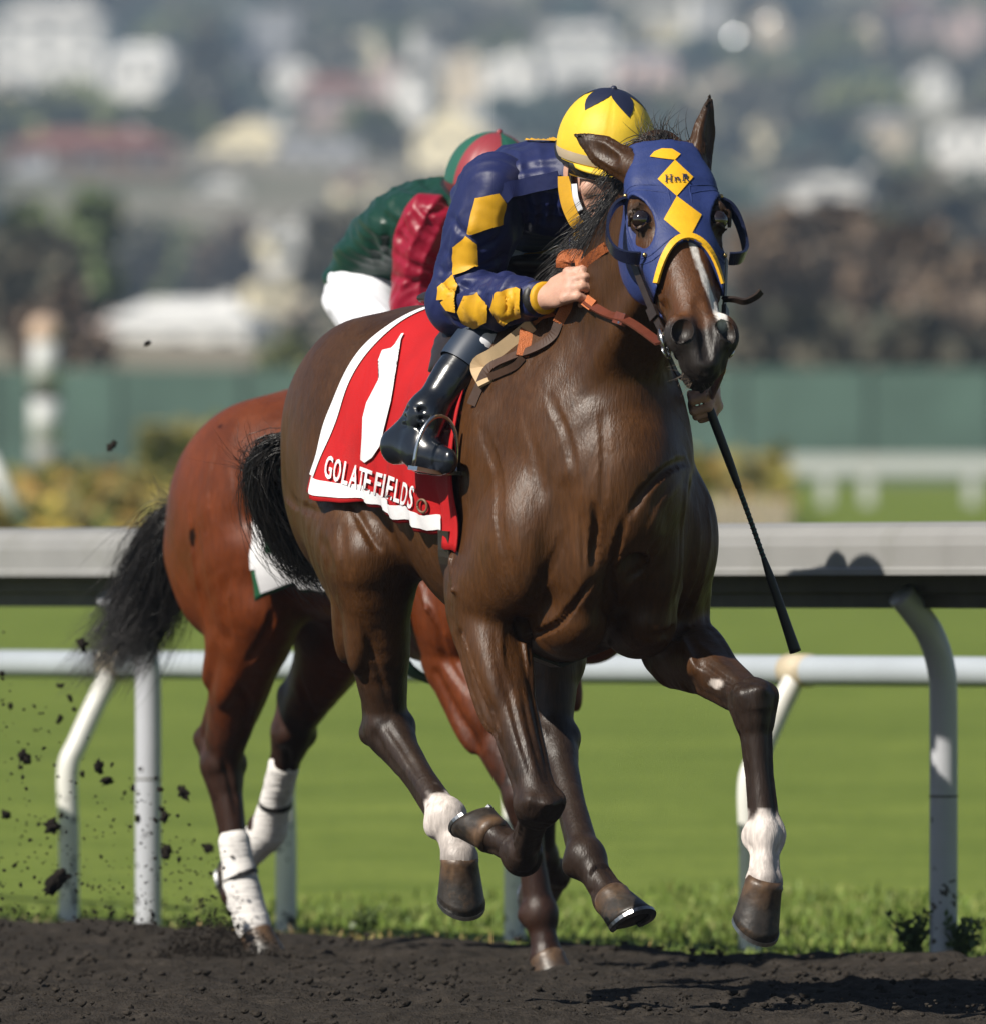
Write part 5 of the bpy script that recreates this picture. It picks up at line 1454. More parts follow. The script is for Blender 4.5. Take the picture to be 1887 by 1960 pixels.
def make_cloth(name, fr, bvh, label, m, xr, xf, zbot, parts, dzc=0.0, wave=.008, seed=0):
    """xr(phi), xf(phi): rear and front edge stations; zbot(u): lowest height"""
    root = tack_root(name, fr, label, 'saddle cloth')
    NU, NV = 44, 120; zc = 1.2 + dzc
    rad = np.zeros((NU + 1, NV + 1)); G = np.zeros((NU + 1, NV + 1, 3))
    for i in range(NU + 1):
        u = i / NU
        pm = math.pi / 2 + math.asin(max(-.9, min(.9, (zc - zbot(u)) / .30)))
        for j in range(NV + 1):
            v = 2 * j / NV - 1; phi = v * pm; a = abs(phi)
            x = xr(a) + (xf(a) - xr(a)) * u
            r = max(body_radius(bvh, x + e, phi, zc) for e in (-.02, .02))
            G[i, j] = (x, phi, r)
    Rr = G[:, :, 2]
    for _ in range(4):
        Q_ = np.pad(Rr, 1, mode='edge'); Rr = np.maximum(Rr, (Q_[:-2, 1:-1] + Q_[2:, 1:-1] + Q_[1:-1, :-2] + Q_[1:-1, 2:]) / 4)
    V = []
    for i in range(NU + 1):
        for j in range(NV + 1):
            x, phi, _r = G[i, j]; u = i / NU; a = abs(2 * j / NV - 1)
            r = Rr[i, j] + .010 + wave * a * a * (1 + math.sin(x * 38 + phi * 3 + seed) * .9 + .6 * math.sin(x * 71 - phi * 5)) + .016 * a ** 3 * (1 - u) ** 2
            V.append((x, -math.sin(phi) * r, zc + math.cos(phi) * r))
    W_ = NV + 1
    Fc = [(i * W_ + j, i * W_ + j + 1, (i + 1) * W_ + j + 1, (i + 1) * W_ + j) for i in range(NU) for j in range(NV)]
    me = mesh('cloth', V, Fc); o = link('cloth', me, root, m)
    md = o.modifiers.new('thick', 'SOLIDIFY'); md.thickness = .004; md.offset = -1
    Vn = np.array(V).reshape(NU + 1, NV + 1, 3)
    def strip(nm, ii, jj, mt, off):
        sub = Vn[np.ix_(ii, jj)]; n1, n2 = sub.shape[:2]
        nv = []
        for a in range(n1):
            for b in range(n2):
                x, phi, _r = G[ii[a], jj[b]]; nv.append(sub[a, b] + off * np.array([0, -math.sin(phi), math.cos(phi)]))
        Fq = [(a * n2 + b, a * n2 + b + 1, (a + 1) * n2 + b + 1, (a + 1) * n2 + b) for a in range(n1 - 1) for b in range(n2 - 1)]
        link(nm, mesh(nm, nv, Fq), root, mt)
    parts(root, o, strip, NU, NV)
    return root, o

def cloth1_parts(root, o, strip, NU, NV):
    strip('border', list(range(0, 3)), list(range(4, NV - 3)), M_WHC, .0030)
    strip('border', list(range(1, NU - 4)), list(range(NV - 4, NV)), M_WHC, .0040)
    strip('border', list(range(1, NU - 4)), list(range(1, 5)), M_WHC, .0040)
cl1_root, cl1 = make_cloth('saddle_cloth', FR1, BV1, 'red saddle cloth with white number one and lettering', M_REDC,
    lambda a: np.interp(a, [0, .4, 1.8], [-.24, -.28, -.35]), lambda a: np.interp(a, [0, .4, 2.2], [.32, .37, .43]), lambda u: 1.135 - .115 * u - .012 * math.sin(u * 3), cloth1_parts)
bvc = bvh_of(cl1.data)
# the number: tall numeral with a flag at its top
one = [(776, 640), (771, 650), (757, 690), (757, 741), (752, 770), (735, 838), (730, 855), (716, 876), (702, 886), (694, 880), (697, 838), (698, 800), (705, 772), (728, 728), (741, 700), (727, 692), (735, 672), (752, 668), (759, 661), (771, 641)]
applique('numeral', bvc, FR1, [one], cl1_root, M_WHC, .005, .009)
def text_polys(txt):
    cu = bpy.data.curves.new('t', 'FONT'); cu.body = txt; cu.size = 1.0; cu.offset = .018; cu.resolution_u = 3
    ob = bpy.data.objects.new('t', cu); COL.objects.link(ob); dg = bpy.context.evaluated_depsgraph_get()
    me = bpy.data.meshes.new_from_object(ob.evaluated_get(dg)); bpy.data.objects.remove(ob); bpy.data.curves.remove(cu)
    V = [tuple(v.co[:2]) for v in me.vertices]; Pn = [list(p.vertices) for p in me.polygons]; bpy.data.meshes.remove(me)
    return V, Pn
def lettering(root, bvh, fr, glyphs, m):
    for ch, x, y, w, h, sl in glyphs:                                   # character, foot of its left side, width, height, slope of the line
        V, Pn = text_polys(ch)
        if not V: continue
        xs = [v[0] for v in V]; ys = [v[1] for v in V]; x0, x1, y1 = min(xs), max(xs), max(ys)
        pts = [((vx - x0) / (x1 - x0) * w, vy / y1 * h) for vx, vy in V]
        pp = [(x + a + b * .16, y + a * sl - b) for a, b in pts]
        applique('letter', bvh, fr, [[pp[i] for i in p] for p in Pn], root, m, .0048, .02)
gl = []
for ch, x, y, w in [('G', 622, 921, 14), ('O', 639, 927, 13), ('L', 656, 933, 11), ('A', 669, 938, 16), ('T', 686, 943, 12), ('E', 698, 947, 13),
                 ('F', 718, 953, 12), ('I', 733, 957, 4), ('E', 741, 960, 12), ('L', 756, 966, 11), ('D', 769, 972, 11), ('S', 783, 978, 9)]:
    gl.append((ch, x, y - 8, w, 42, .34))
lettering(cl1_root, bvc, FR1, gl, M_WHC)
# brass ring of the cloth
l_, n_, i_, d_ = hit(bvc, FR1, 812, 968)
if l_ is not None:
    c_ = np.array(l_) + np.array(n_) * .006; u_ = nrm(np.cross(n_, (0, 0, 1))); w_ = np.cross(n_, u_)
    rod('eyelet', [c_ + .014 * (math.cos(a) * u_ + math.sin(a) * w_) for a in np.linspace(0, 2 * math.pi, 21)], .003, cl1_root, mat('eyelet_brown', (.16, .09, .05), .5), per=2)

M_GRNC = mat('green_cloth', (.010, .085, .035), .6, noise=.1, nscale=10)
def cloth2_parts(root, o, strip, NU, NV):
    strip('border', list(range(0, 4)), list(range(6, NV - 5)), M_WHC, .003)
    strip('border', list(range(1, NU - 3)), list(range(NV - 9, NV)), M_WHC, .004); strip('border', list(range(1, NU - 3)), list(range(1, 13)), M_WHC, .004)
cl2_root, cl2 = make_cloth('saddle_cloth', FR2, BV2, 'green saddle cloth with white border on the bay horse behind', M_GRNC,
    lambda a: np.interp(a, [0, .4, 1.8], [-.20, -.24, -.315]), lambda a: .36, lambda u: .905 - .03 * u, cloth2_parts, dzc=-.10)

M_PAD = mat('saddle_leather', (.020, .013, .011), .4, noise=.2, nscale=40)
M_CHAM = mat('chamois', (.46, .33, .19), .8, noise=.1, nscale=25)
def build_saddle(fr, bvh, label, dz=0.0, gx=0.0):
    root = tack_root('saddle', fr, label, 'saddle')
    F = Field((-.26, -.33, 1.25 + dz), (.42, .33, 1.78 + dz), .007)
    F.sweep([(-.16, 0, 1.56 + dz, .13, .025, .03), (0.0, 0, 1.56 + dz, .13, .022, .03), (.16, 0, 1.60 + dz, .12, .025, .03), (.24, 0, 1.63 + dz, .09, .02, .03)], (0, 1, 0), .02)
    for sd in (-1, 1):
        F.sweep([(.20, sd * .13, 1.54 + dz, .06, .012, .012), (.24, sd * .21, 1.47 + dz, .06, .012, .012), (.27, sd * .25, 1.40 + dz, .04, .012, .012)], (1, 0, 0), .02)
    link('seat', F.mesh('seat'), root, M_PAD)
    for sd in (-1, 1):
        strap('girth', [(.36 + gx, sd * .270, 1.04 + dz), (.355 + gx, sd * .258, .95 + dz), (.34 + gx, sd * .18, .82 + dz + gx * .1), (.34 + gx, 0, .745 + dz)], .06, .008, lambda p, s_=sd: np.array([0, p[1], (p[2] - 1.1 - dz) * .8]), root, M_PAD if dz == 0 else M_GRNC)
    return root
saddle1 = build_saddle(FR1, BV1, 'small dark racing saddle under the jockey in blue')
saddle2 = build_saddle(FR2, BV2, 'small racing saddle with green girth under the jockey in green', -.085, -.12)
# chamois folded over the front of the girth, and its strap end
strap('chamois', [A1s(1020, 622, .40), A1s(985, 650, .38), A1s(945, 680, .37), A1s(915, 700, .36), A1s(930, 735, .36)], .034, .006, VW1, saddle1, M_CHAM)
strap('billet', [A1(795, 712, .02), A1(818, 712, .08), A1(850, 714, .14)], .017, .006, VW1, saddle1, M_BRN_LEA)

def build_stirrup(fr, pts_leather, c, up, fwd, label, wide):
    root = tack_root('stirrup', fr, label, 'stirrup')
    strap('stirrup_leather', pts_leather, .026, .006, VW1, root, M_RED_LEA)
    u = nrm(up); f = nrm(fwd); s_ = np.cross(u, f)
    rod('iron', [c + s_ * wide * math.cos(a) + u * (.115 * math.sin(a) ** .8 if math.sin(a) > 0 else 0) for a in np.linspace(0.0, math.pi, 17)], .0045, root, M_STEEL, per=2)
    strap('tread', [c - s_ * wide * 1.05 - u * .004, c - u * .008, c + s_ * wide * 1.05 - u * .004], .034, .009, u, root, M_STEEL, per=3)
    return root

# ------------------------------------------------------------------ jockeys
def skin_mat():
    m = mat('skin', (.52, .30, .22), .5, spec=.35, noise=.10, nscale=35, bump=.10, bscale=160, dirt=(.50, .22, .16), dscale=22, damt=.4)
    m.node_tree.nodes['Principled BSDF'].inputs['Subsurface Weight'].default_value = .08
    m.node_tree.nodes['Principled BSDF'].inputs['Subsurface Radius'].default_value = (.01, .004, .002)
    return m
M_SKIN = skin_mat()
def satin(name, c, rough=.36):
    return mat(name, c, rough + .14, spec=.34, noise=.10, nscale=26, bump=.07, bscale=70, sheen=.04)
M_JBLUE = satin('silk_blue', (.010, .0155, .075), .36); M_JYEL = satin('silk_yellow', (.62, .33, .012), .42)
M_JGRN = satin('silk_green', (.003, .034, .022), .26); M_JRED = satin('silk_crimson', (.26, .006, .026), .26)
M_BREECH = mat('white_breeches', (.74, .75, .80), .5, noise=.04, nscale=30)
M_BOOT = mat('boot_patent', (.007, .009, .014), .24, spec=.55, coat=.35, coat_r=.10, noise=.3, nscale=30, bump=.05, bscale=60)
M_CUFF = mat('boot_cuff', (.018, .030, .055), .5, spec=.4)
M_BAND = mat('beige_band', (.50, .40, .27), .6)
M_GOG = mat('goggle_lens', (.02, .018, .016), .06, spec=.8, coat=1)
M_BLK = mat('black_rubber', (.012, .011, .011), .5)

def fold_noise(V, N, amp, seed, axis=(0, 0, 1)):
    """cloth folds: creases that run across the pull of the cloth"""
    a = nrm(axis); b = nrm(np.cross(a, (.3, .8, .5))); c = np.cross(a, b)
    out = np.zeros(len(V))
    for i, (pitch, d, wt) in enumerate(((.075, a * .8 + b * .6, 1.0), (.050, a * .75 - c * .65, .7), (.030, a + b * .3 + c * .3, .30))):
        ph = (V @ nrm(d)) * 2 * math.pi / pitch + 8.0 * vnoise(V, 5.0, seed + i) + 2.0 * vnoise(V, 12, seed + 5 + i)
        ridge = (.5 + .5 * np.sin(ph)) ** 2.2
        out += wt * ridge * smooth01(vnoise(V, 6.0, seed + 9 + i), .25, .75)
    return V + N * (amp * (out - .3))[:, None]
def zj(x, y): return ((850 + x * .47695) / 1.436672, (300 + y * .47695) / 1.436672)
def zs(*p): return [zj(*q) for q in p]
def folded(name, F, amp, seed, axis, parent, m, strokes=None):
    V, Q = F.extract(1); me = fast_mesh(name, V, Q); V2 = fold_noise(V, mesh_normals(me), amp, seed, axis)
    me.vertices.foreach_set('co', V2.astype(np.float32).ravel()); me.update()
    if strokes:
        V3 = sculpt(V2, mesh_normals(me), strokes[0], strokes[1]); me.vertices.foreach_set('co', V3.astype(np.float32).ravel()); me.update()
    return link(name, me, parent, m)

def fist(F, W0, Kn, out, up, sz=1.0, splay=.0):
    """hand from wrist W0 to knuckles Kn; fingers stacked along -up, curling away from 'out'"""
    W0, Kn = np.array(W0), np.array(Kn); d = nrm(Kn - W0); out = nrm(np.array(out) - (np.array(out) @ d) * d); u = nrm(np.array(up) - (np.array(up) @ d) * d - (np.array(up) @ out) * out)
    F.sweep([(*(W0 - d * .05), .024 * sz, .021 * sz, .021 * sz), (*W0, .025 * sz, .020 * sz, .020 * sz), (*(W0 + (Kn - W0) * .5), .037 * sz, .018 * sz, .018 * sz), (*Kn, .040 * sz, .016 * sz, .017 * sz)], u, .012)
    ln = (.040, .045, .042, .034)
    for i in range(4):
        k = Kn + u * (.030 - .020 * i) * sz + out * .006 * sz - d * (.006 * abs(i - 1.2)) * sz
        a = k + (d * ln[i] * .75 - out * .012) * sz; b = a + (d * .004 - out * ln[i] * .75) * sz; c = b - (d * .028 + out * .004) * sz
        F.cap(k - d * .004 * sz, a, .0105 * sz, .0098 * sz, .004); F.cap(a, b, .0098 * sz, .0090 * sz, .003); F.cap(b, c, .0088 * sz, .0078 * sz, .003)
        F.ell(k, (.0115 * sz,) * 3, .006)
    t0 = W0 + (Kn - W0) * .35 + u * .024 * sz; t1 = W0 + (Kn - W0) * .85 + u * .040 * sz - out * .012 * sz; t2 = Kn + d * .020 * sz + u * .026 * sz - out * .034 * sz
    F.cap(t0, t1, .0145 * sz, .0115 * sz, .008); F.cap(t1, t2, .0112 * sz, .0090 * sz, .004)

ALL = (-2, 2)
ST1S = [(zs((840, 1000), (930, 1015), (1050, 985)), .010, 7, ALL), (zs((860, 1065), (910, 1030), (1010, 1050)), .008, 6, ALL), (zs((1045, 1050), (1020, 1100), (1045, 1160)), .008, 6, ALL), (zs((760, 985), (810, 1040), (870, 1060)), .008, 6, ALL),
    (zs((975, 800), (1060, 765), (1120, 690)), .009, 8, ALL), (zs((985, 905), (1080, 870), (1125, 820)), .009, 7, ALL), (zs((830, 610), (870, 690), (960, 740)), .008, 7, ALL),
    (zs((1130, 560), (1110, 660), (1120, 760)), .008, 8, ALL), (zs((800, 800), (830, 900), (800, 960)), .007, 7, ALL), (zs((760, 900), (780, 960)), .006, 7, ALL), (zs((780, 1180), (860, 1230), (960, 1265)), .008, 7, ALL), (zs((1060, 1180), (1110, 1215), (1200, 1190)), .007, 6, ALL), (zs((1120, 1050), (1150, 1120), (1130, 1180)), .006, 6, ALL),
    (zs((990, 960), (1060, 940), (1110, 960)), .007, 6, ALL), (zs((1180, 1040), (1190, 1110), (1180, 1180)), .005, 5, ALL)]
ST1B = [(zs((1000, 330), (1180, 270), (1420, 250)), .006, 9, ALL), (zs((1180, 530), (1200, 650), (1170, 780)), .010, 9, ALL), (zs((1240, 480), (1265, 620), (1240, 740)), .009, 8, ALL), (zs((1330, 470), (1335, 600), (1320, 720)), .009, 8, ALL), (zs((1400, 430), (1410, 560), (1390, 680)), .008, 8, ALL), (zs((1120, 380), (1280, 330), (1440, 320)), .006, 8, ALL)]
ST2S = [(zs((515, 570), (570, 720), (730, 860)), .008, 9, ALL), (zs((470, 700), (600, 800), (745, 890)), .008, 9, ALL), (zs((450, 800), (600, 900), (730, 935)), .008, 8, ALL), (zs((450, 950), (600, 990), (710, 960)), .008, 8, ALL), (zs((565, 555), (650, 690), (730, 750)), .008, 8, ALL), (zs((490, 1070), (620, 1010), (730, 1050)), .008, 8, ALL), (zs((690, 540), (705, 640), (770, 710)), .008, 8, ALL), (zs((540, 640), (520, 760), (560, 850)), .009, 8, ALL), (zs((640, 560), (700, 600), (800, 560)), .008, 7, ALL)]
ST2B = [(zs((440, 600), (450, 750), (430, 860)), .010, 10, ALL), (zs((620, 460), (700, 400), (800, 370)), .010, 10, ALL), (zs((600, 520), (720, 430), (820, 420)), .010, 9, ALL), (zs((330, 700), (380, 800), (420, 950)), .008, 10, ALL)]
def build_jockey(fr, J, C, label):
    root = tag(empty('person', (fr.o[0], fr.o[1], 0), fr.rz), label, 'person')
    g = {k: np.array(v, float) for k, v in J.items()}
    Y = (0, 1, 0)
    # skin: head, neck and both hands are one body under the clothes
    F = Field(g['head'] - .45 - np.array([.0, 0, .25]), g['head'] + .40, .0045)
    hd = g['head']; f = nrm(g['face']); u = nrm(g['crown'] - (g['crown'] @ f) * f); s = np.cross(u, f)
    hp = lambda a, b, c: hd + s * a + f * b + u * c
    F.ell(hp(0, -.012, .03), (.074, .094, .10), .02, (s, f, u)); F.ell(hp(0, .028, -.05), (.056, .062, .072), .03, (s, f, u))
    F.ell(hp(0, .070, -.098), (.026, .022, .02), .02, (s, f, u))
    F.cap(hp(0, .088, .0), hp(0, .110, -.034), .009, .014, .010)
    for q in (-1, 1):
        F.ell(hp(q * .036, .080, .004), (.017, .014, .013), .008, (s, f, u), 'sub'); F.ell(hp(q * .034, .076, .004), (.013, .013, .012), .004)
        F.cap(hp(q * .015, .094, .022), hp(q * .055, .078, .020), .008, .007, .01); F.ell(hp(q * .046, .060, -.036), (.02, .022, .02), .02)
        F.ell(hp(q * .077, -.010, -.012), (.010, .020, .032), .006, (s, f, u)); F.ell(hp(q * .012, .102, -.040), (.009, .010, .008), .005)
    F.cap(hp(-.026, .094, -.068), hp(.026, .094, -.068), .0085, .0085, .008); F.cap(hp(-.026, .106, -.071), hp(.026, .106, -.071), .003, .003, .003, 'sub')
    F.cap(hp(0, -.03, -.06), g['neck'], .052, .062, .03)
    for sd, k in ((-1, 'r'), (1, 'l')):
        fist(F, g[k + 'wrist'], g[k + 'knuckle'], J[k + 'out'], J[k + 'up'], 1.04)
        e = g[k + 'elbow']; w = g[k + 'wrist']; F.cap(w - nrm(w - e) * .09, w, .029, .0245, .01); F.cap(e, w - nrm(w - e) * .08, .030, .027, .02); F.cap(g[k + 'sh'], e, .036, .031, .02); F.cap(g['neck'], g[k + 'sh'], .045, .040, .03)
    link('skin', F.mesh('skin'), root, M_SKIN)
    # jacket body
    T = J['torso']; F = Field((-.45, -.45, 1.25 + J['dz']), (.85, .52, 2.1 + J['dz']), .0065)
    F.sweep(T, Y, .03)
    F.ell(g['rsh'] * .5 + g['lsh'] * .5 + np.array([-.04, 0, .03]), (.14, .145, .085), .05)
    for k in 'rl':
        F.ell(g[k + 'sh'], (.070, .060, .066) if J['seed'] == 0 else (.05, .045, .05), .04)
    jb = folded('jacket', F, .009, 50 + J['seed'], (.5, .2, .6), root, C['body'], (fr, C['strokes_body']))
    # sleeves
    slv = {}
    for k in 'rl':
        F = Field(np.minimum(np.minimum(g[k + 'sh'], g[k + 'elbow']), g[k + 'wrist']) - .16, np.maximum(np.maximum(g[k + 'sh'], g[k + 'elbow']), g[k + 'wrist']) + .16, .0055)
        sh, el, wr = g[k + 'sh'], g[k + 'elbow'], g[k + 'wrist']; wr = wr - nrm(wr - el) * .03
        P_ = lambda a, b, t: a + (b - a) * t
        r = lambda x: (x * J.get('sleeve_r', 1.0),) * 3
        F.sweep([(*P_(sh, el, -.06), *r(.072)), (*P_(sh, el, .25), *r(.079)), (*P_(sh, el, .6), *r(.070)), (*P_(sh, el, .9), *r(.066)), (*el, *r(.060))], nrm(np.cross(el - sh, wr - el)), .03)
        F.sweep([(*P_(el, wr, .0), *r(.062)), (*P_(el, wr, .3), *r(.061)), (*P_(el, wr, .65), *r(.051)), (*P_(el, wr, .9), *r(.038)), (*wr, *r(.033))], nrm(np.cross(el - sh, wr - el)), .03)
        ax = nrm(wr - el) * .6 + nrm(el - sh) * .4
        slv[k] = folded('sleeve', F, .009 if J['seed'] == 0 else .009, 60 + J['seed'], ax, root, C['sleeve'], (fr, C['strokes_sleeve']) if k == 'r' else None)
        d = nrm(wr - el)
        for a_, w_, mm in ((.034, .016, C['cuff']), (.008, .026, M_BLK)):
            c0 = wr + d * (a_ - .004); V, Fc = tube([c0 - d * w_ / 2 * .999, c0 - d * w_ / 4, c0 + d * w_ / 4, c0 + d * w_ / 2], [.032, .036, .036, .030] if mm is not M_BLK else [.035, .0405, .0395, .033], 20)
            link('wristband' if mm is M_BLK else 'cuff', mesh('cuff', V, Fc), root, mm)
    # breeches, boots
    F = Field((-.50, -.42, 1.22 + J['dz']), (.62, .42, 1.98 + J['dz']), .0075)
    F.ell(g['pelvis'], (.14, .118, .110), .04)
    for k, sd in (('r', -1), ('l', 1)):
        hip = g['pelvis'] + np.array([.0, sd * .055, -.01]); kn = g[k + 'knee']
        F.sweep([(*hip, .080, .09, .095), (*(hip + (kn - hip) * .5), .070, .075, .08), (*kn, .050, .05, .05), (*(kn + (g[k + 'ankle'] - kn) * .2), .045, .045, .045)], Y, .04)
    folded('breeches', F, .008, 70 + J['seed'], (.6, 0, .4), root, M_BREECH)
    for k, sd in (('r', -1), ('l', 1)):
        kn, an, to, he = g[k + 'knee'], g[k + 'ankle'], g[k + 'toe'], g[k + 'heel']
        F = Field(np.minimum(np.minimum(kn, an), np.minimum(to, he)) - .12, np.maximum(np.maximum(kn, an), np.maximum(to, he)) + .12, .005)
        d = an - kn
        F.sweep([(*(kn + d * .30), .051, .050, .052), (*(kn + d * .55), .050, .048, .056), (*(kn + d * .85), .041, .040, .046), (*an, .039, .04, .044)], Y, .02)
        F.sweep([(*he, .030, .028, .026), (*(he * .62 + to * .38 + np.array([0, 0, .012])), .036, .038, .026), (*(he * .25 + to * .75), .039, .026, .022), (*to, .028, .017, .018)], (0, 0, 1), .02)
        F.cap(an, he + np.array([0, 0, .02]), .036, .030, .03); F.cap(an, he * .5 + to * .5, .036, .034, .03)
        for q in range(3): 
            F.cap(an + np.array([-.03, -.05, .012 - .018 * q]), an + np.array([.05, -.02, .006 - .018 * q]), .004, .004, .010, 'sub')
        link('boot', F.mesh('boot'), root, M_BOOT)
        V, Fc = tube([kn + d * t for t in (-.22, -.06, .12, .34, .42)], [.044, .057, .058, .0585, .0565], 24, False); link('boot_cuff', mesh('boot_cuff', V, Fc), root, C['boot_cuff'])
    # helmet with silk cover, band and straps
    hc = hp(0, -.006, .045); NR, NS = 18, 96; up = nrm(u - f * .02); ff = nrm(f - (f @ up) * up)
    def dome(a, e, g_=1.0):
        rr = math.cos(e); z = math.sin(e); top = .128 if z > 0 else .085
        seam = 1 - .011 * math.exp(-(math.cos(a * 4) / .10) ** 2) * (z > -.1)
        return hc + (s * math.cos(a) * .106 * rr + ff * math.sin(a) * .127 * rr + up * top * z) * g_ * seam
    rings = [[dome(2 * math.pi * j / NS, e) for j in range(NS)] for e in np.linspace(-.42, 1.53, NR)]
    V, Fc = ring_loft(rings, True); hm = mesh('helmet', V, Fc)
    he_o = link('helmet', hm, root, C['helmet'])
    if C['panels']:
        hm.materials.append(C['panels'])
        for p in hm.polygons:
            q = p.index % NS
            if p.index < (NR - 1) * NS and ((q + 16) // 16) % 2 == 0: p.material_index = 1
    band = [[dome(2 * math.pi * j / NS, e, 1.013) for j in range(NS)] for e in np.linspace(-.36, -.10, 4)]
    V, Fc = ring_loft(band, False); link('helmet_band', mesh('helmet_band', V, Fc), he_o, C['band'])
    brim = []
    for e, gg in ((-.40, 1.0), (-.42, 1.10), (-.46, 1.18), (-.50, 1.18), (-.50, 1.0)):
        row = []
        for j in range(25):
            a = R(25 + 130 * j / 24); w = math.sin(math.pi * j / 24) ** .5; row.append(dome(a, e, 1 + (gg - 1) * w))
        brim.append(row)
    V = [p for r_ in brim for p in r_]; Fc = [(i * 25 + j, i * 25 + j + 1, (i + 1) * 25 + j + 1, (i + 1) * 25 + j) for i in range(4) for j in range(24)]
    link('peak', mesh('peak', V, Fc), he_o, C['helmet'])
    if C['star']:
        NP = 5
        for q in range(NP):
            a0 = 2 * math.pi * q / NP + R(12); V = []; Fc = []
            rows = np.linspace(1.53, .70, 9)
            for i, e in enumerate(rows):
                wdt = (math.pi / NP) * 1.02 * min(1, (e - .70) / .50)
                for t in (-1, -.5, 0, .5, 1): V.append(dome(a0 + wdt * t, e, 1.012))
            for i in range(8):
                for t in range(4): Fc.append((i * 5 + t, i * 5 + t + 1, (i + 1) * 5 + t + 1, (i + 1) * 5 + t))
            link('star_point', mesh('star_point', V, Fc), he_o, C['star'])
    bm = bmesh.new(); bmesh.ops.create_uvsphere(bm, u_segments=12, v_segments=8, radius=.0075); sm = bpy.data.meshes.new('button'); bm.to_mesh(sm); bm.free()
    o = link('button', sm, he_o, C['star'] or C['helmet']); o.location = hc + up * .129
    # goggles, chin strap, collar
    V = []; Fc = []; n = 21
    for r_, (dz_, g_) in enumerate(((.034, 1.0), (.030, 1.10), (-.012, 1.10), (-.018, 1.0))):
        for j in range(n):
            a = R(18 + 144 * j / (n - 1)); V.append(hd + s * math.cos(a) * .088 * g_ + f * (math.sin(a) * .098 * g_ - .004) + u * dz_)
    Fc = [(r_ * n + j, r_ * n + j + 1, (r_ + 1) * n + j + 1, (r_ + 1) * n + j) for r_ in range(3) for j in range(n - 1)]
    link('goggles', mesh('goggles', V, Fc), root, M_GOG)
    for q in (-1, 1):
        strap('chin_strap', [hp(q * .080, .004, .02), hp(q * .078, .018, -.04), hp(q * .056, .040, -.09), hp(0, .060, -.125)], .013, .004, s * q + f * .2, root, M_BLK)
    strap('goggle_strap', [hp(-.088, .02, .008), hp(-.098, -.03, .015), hp(-.09, -.08, .03)], .018, .003, -s, root, M_BLK)
    nk = g['neck']; dn = nrm(hp(0, -.02, -.06) - nk)
    a_ = nrm(np.cross(dn, Y)); b_ = np.cross(dn, a_)
    for nm, r0, z0, z1_, mm in (('collar', .078, -.02, .036, C['cuff']), ('stock', .070, .0, .048, M_BREECH)):
        rings = [[nk + dn * z + (a_ * math.cos(t) + b_ * math.sin(t)) * rr for t in np.linspace(0, 2 * math.pi, 29)[:-1]] for z, rr in ((z0, r0 * 1.12), ((z0 + z1_) / 2, r0 * 1.04), (z1_, r0), (z1_ - .004, r0 * .92), (z0, r0 * .95))]
        V, Fc = ring_loft(rings, False); link(nm, mesh(nm, V, Fc), root, mm)
    return root, jb, slv, hp

J1 = dict(dz=0, seed=0, head=(.505, .045, 1.832), face=(.92, -.05, -.22), crown=(.14, .06, 1), neck=(.405, .03, 1.800),
    rsh=(.345, -.150, 1.775), relbow=(.275, -.205, 1.535), rwrist=A1s(1042, 570, .62, .05), rknuckle=A1s(1094, 545, .70, .045), rout=-FR1.view() + np.array([0, 0, .5]), rup=(-.15, 0, 1),
    lsh=(.385, .195, 1.770), lelbow=(.42, .255, 1.53), lwrist=(.555, .275, 1.385), lknuckle=(.62, .252, 1.325), lout=(.5, .9, .25), lup=(.3, .2, .8),
    pelvis=(-.02, .045, 1.690), torso=[(-.06, .04, 1.70, .118, .10, .09), (.06, .025, 1.745, .140, .115, .10), (.20, 0, 1.775, .175, .118, .11), (.33, .015, 1.785, .165, .095, .10), (.42, .025, 1.785, .08, .06, .07)],
    rknee=(.345, -.165, 1.470), rankle=(.350, -.306, 1.295), rtoe=(.455, -.296, 1.190), rheel=(.265, -.346, 1.215),
    lknee=(.30, .190, 1.480), lankle=(.12, .275, 1.295), ltoe=(.21, .285, 1.190), lheel=(.03, .295, 1.215))
C1 = dict(strokes_body=ST1B, strokes_sleeve=ST1S, body=M_JBLUE, sleeve=M_JBLUE, cuff=M_JYEL, helmet=mat('cap_yellow', (.74, .50, .035), .55, spec=.35, noise=.10, nscale=14, bump=.12, bscale=40), panels=None, star=mat('cap_navy', (.010, .014, .04), .5), band=M_BAND, boot_cuff=M_CUFF)
jk1, jac1, slv1, hp1 = build_jockey(FR1, J1, C1, 'crouching jockey in blue silks with yellow diamonds and yellow helmet')

# yellow diamonds appliqued on the blue silks
BVS = bvh_of(slv1['r'].data); BVJ = bvh_of(jac1.data)
def both(polys, bv_list):
    for bv, pl in zip(bv_list, polys):
        applique('diamond', bv, FR1, [[zj(*p) for p in pl]], jk1, M_JYEL, .0055, .006)
both([[(965, 515), (1092, 484), (1130, 545), (1118, 662), (918, 725), (940, 610)], [(833, 795), (910, 735), (965, 775), (972, 905), (905, 940), (838, 960)],
      [(745, 1100), (752, 1030), (838, 955), (860, 1020), (850, 1060), (790, 1100)], [(770, 1115), (850, 1050), (815, 1120), (852, 1170), (800, 1160)],
      [(862, 1165), (905, 1080), (975, 1062), (1035, 1130), (1030, 1220), (955, 1258), (890, 1230)], [(1052, 1150), (1080, 1060), (1130, 1040), (1222, 1028), (1215, 1110), (1225, 1190), (1120, 1240), (1085, 1215)]], [BVS] * 6)
applique('diamond', BVJ, FR1, [[zj(*p) for p in [(1195, 186), (1300, 148), (1450, 130), (1450, 195)]]], jk1, M_JYEL, .0055, .006)
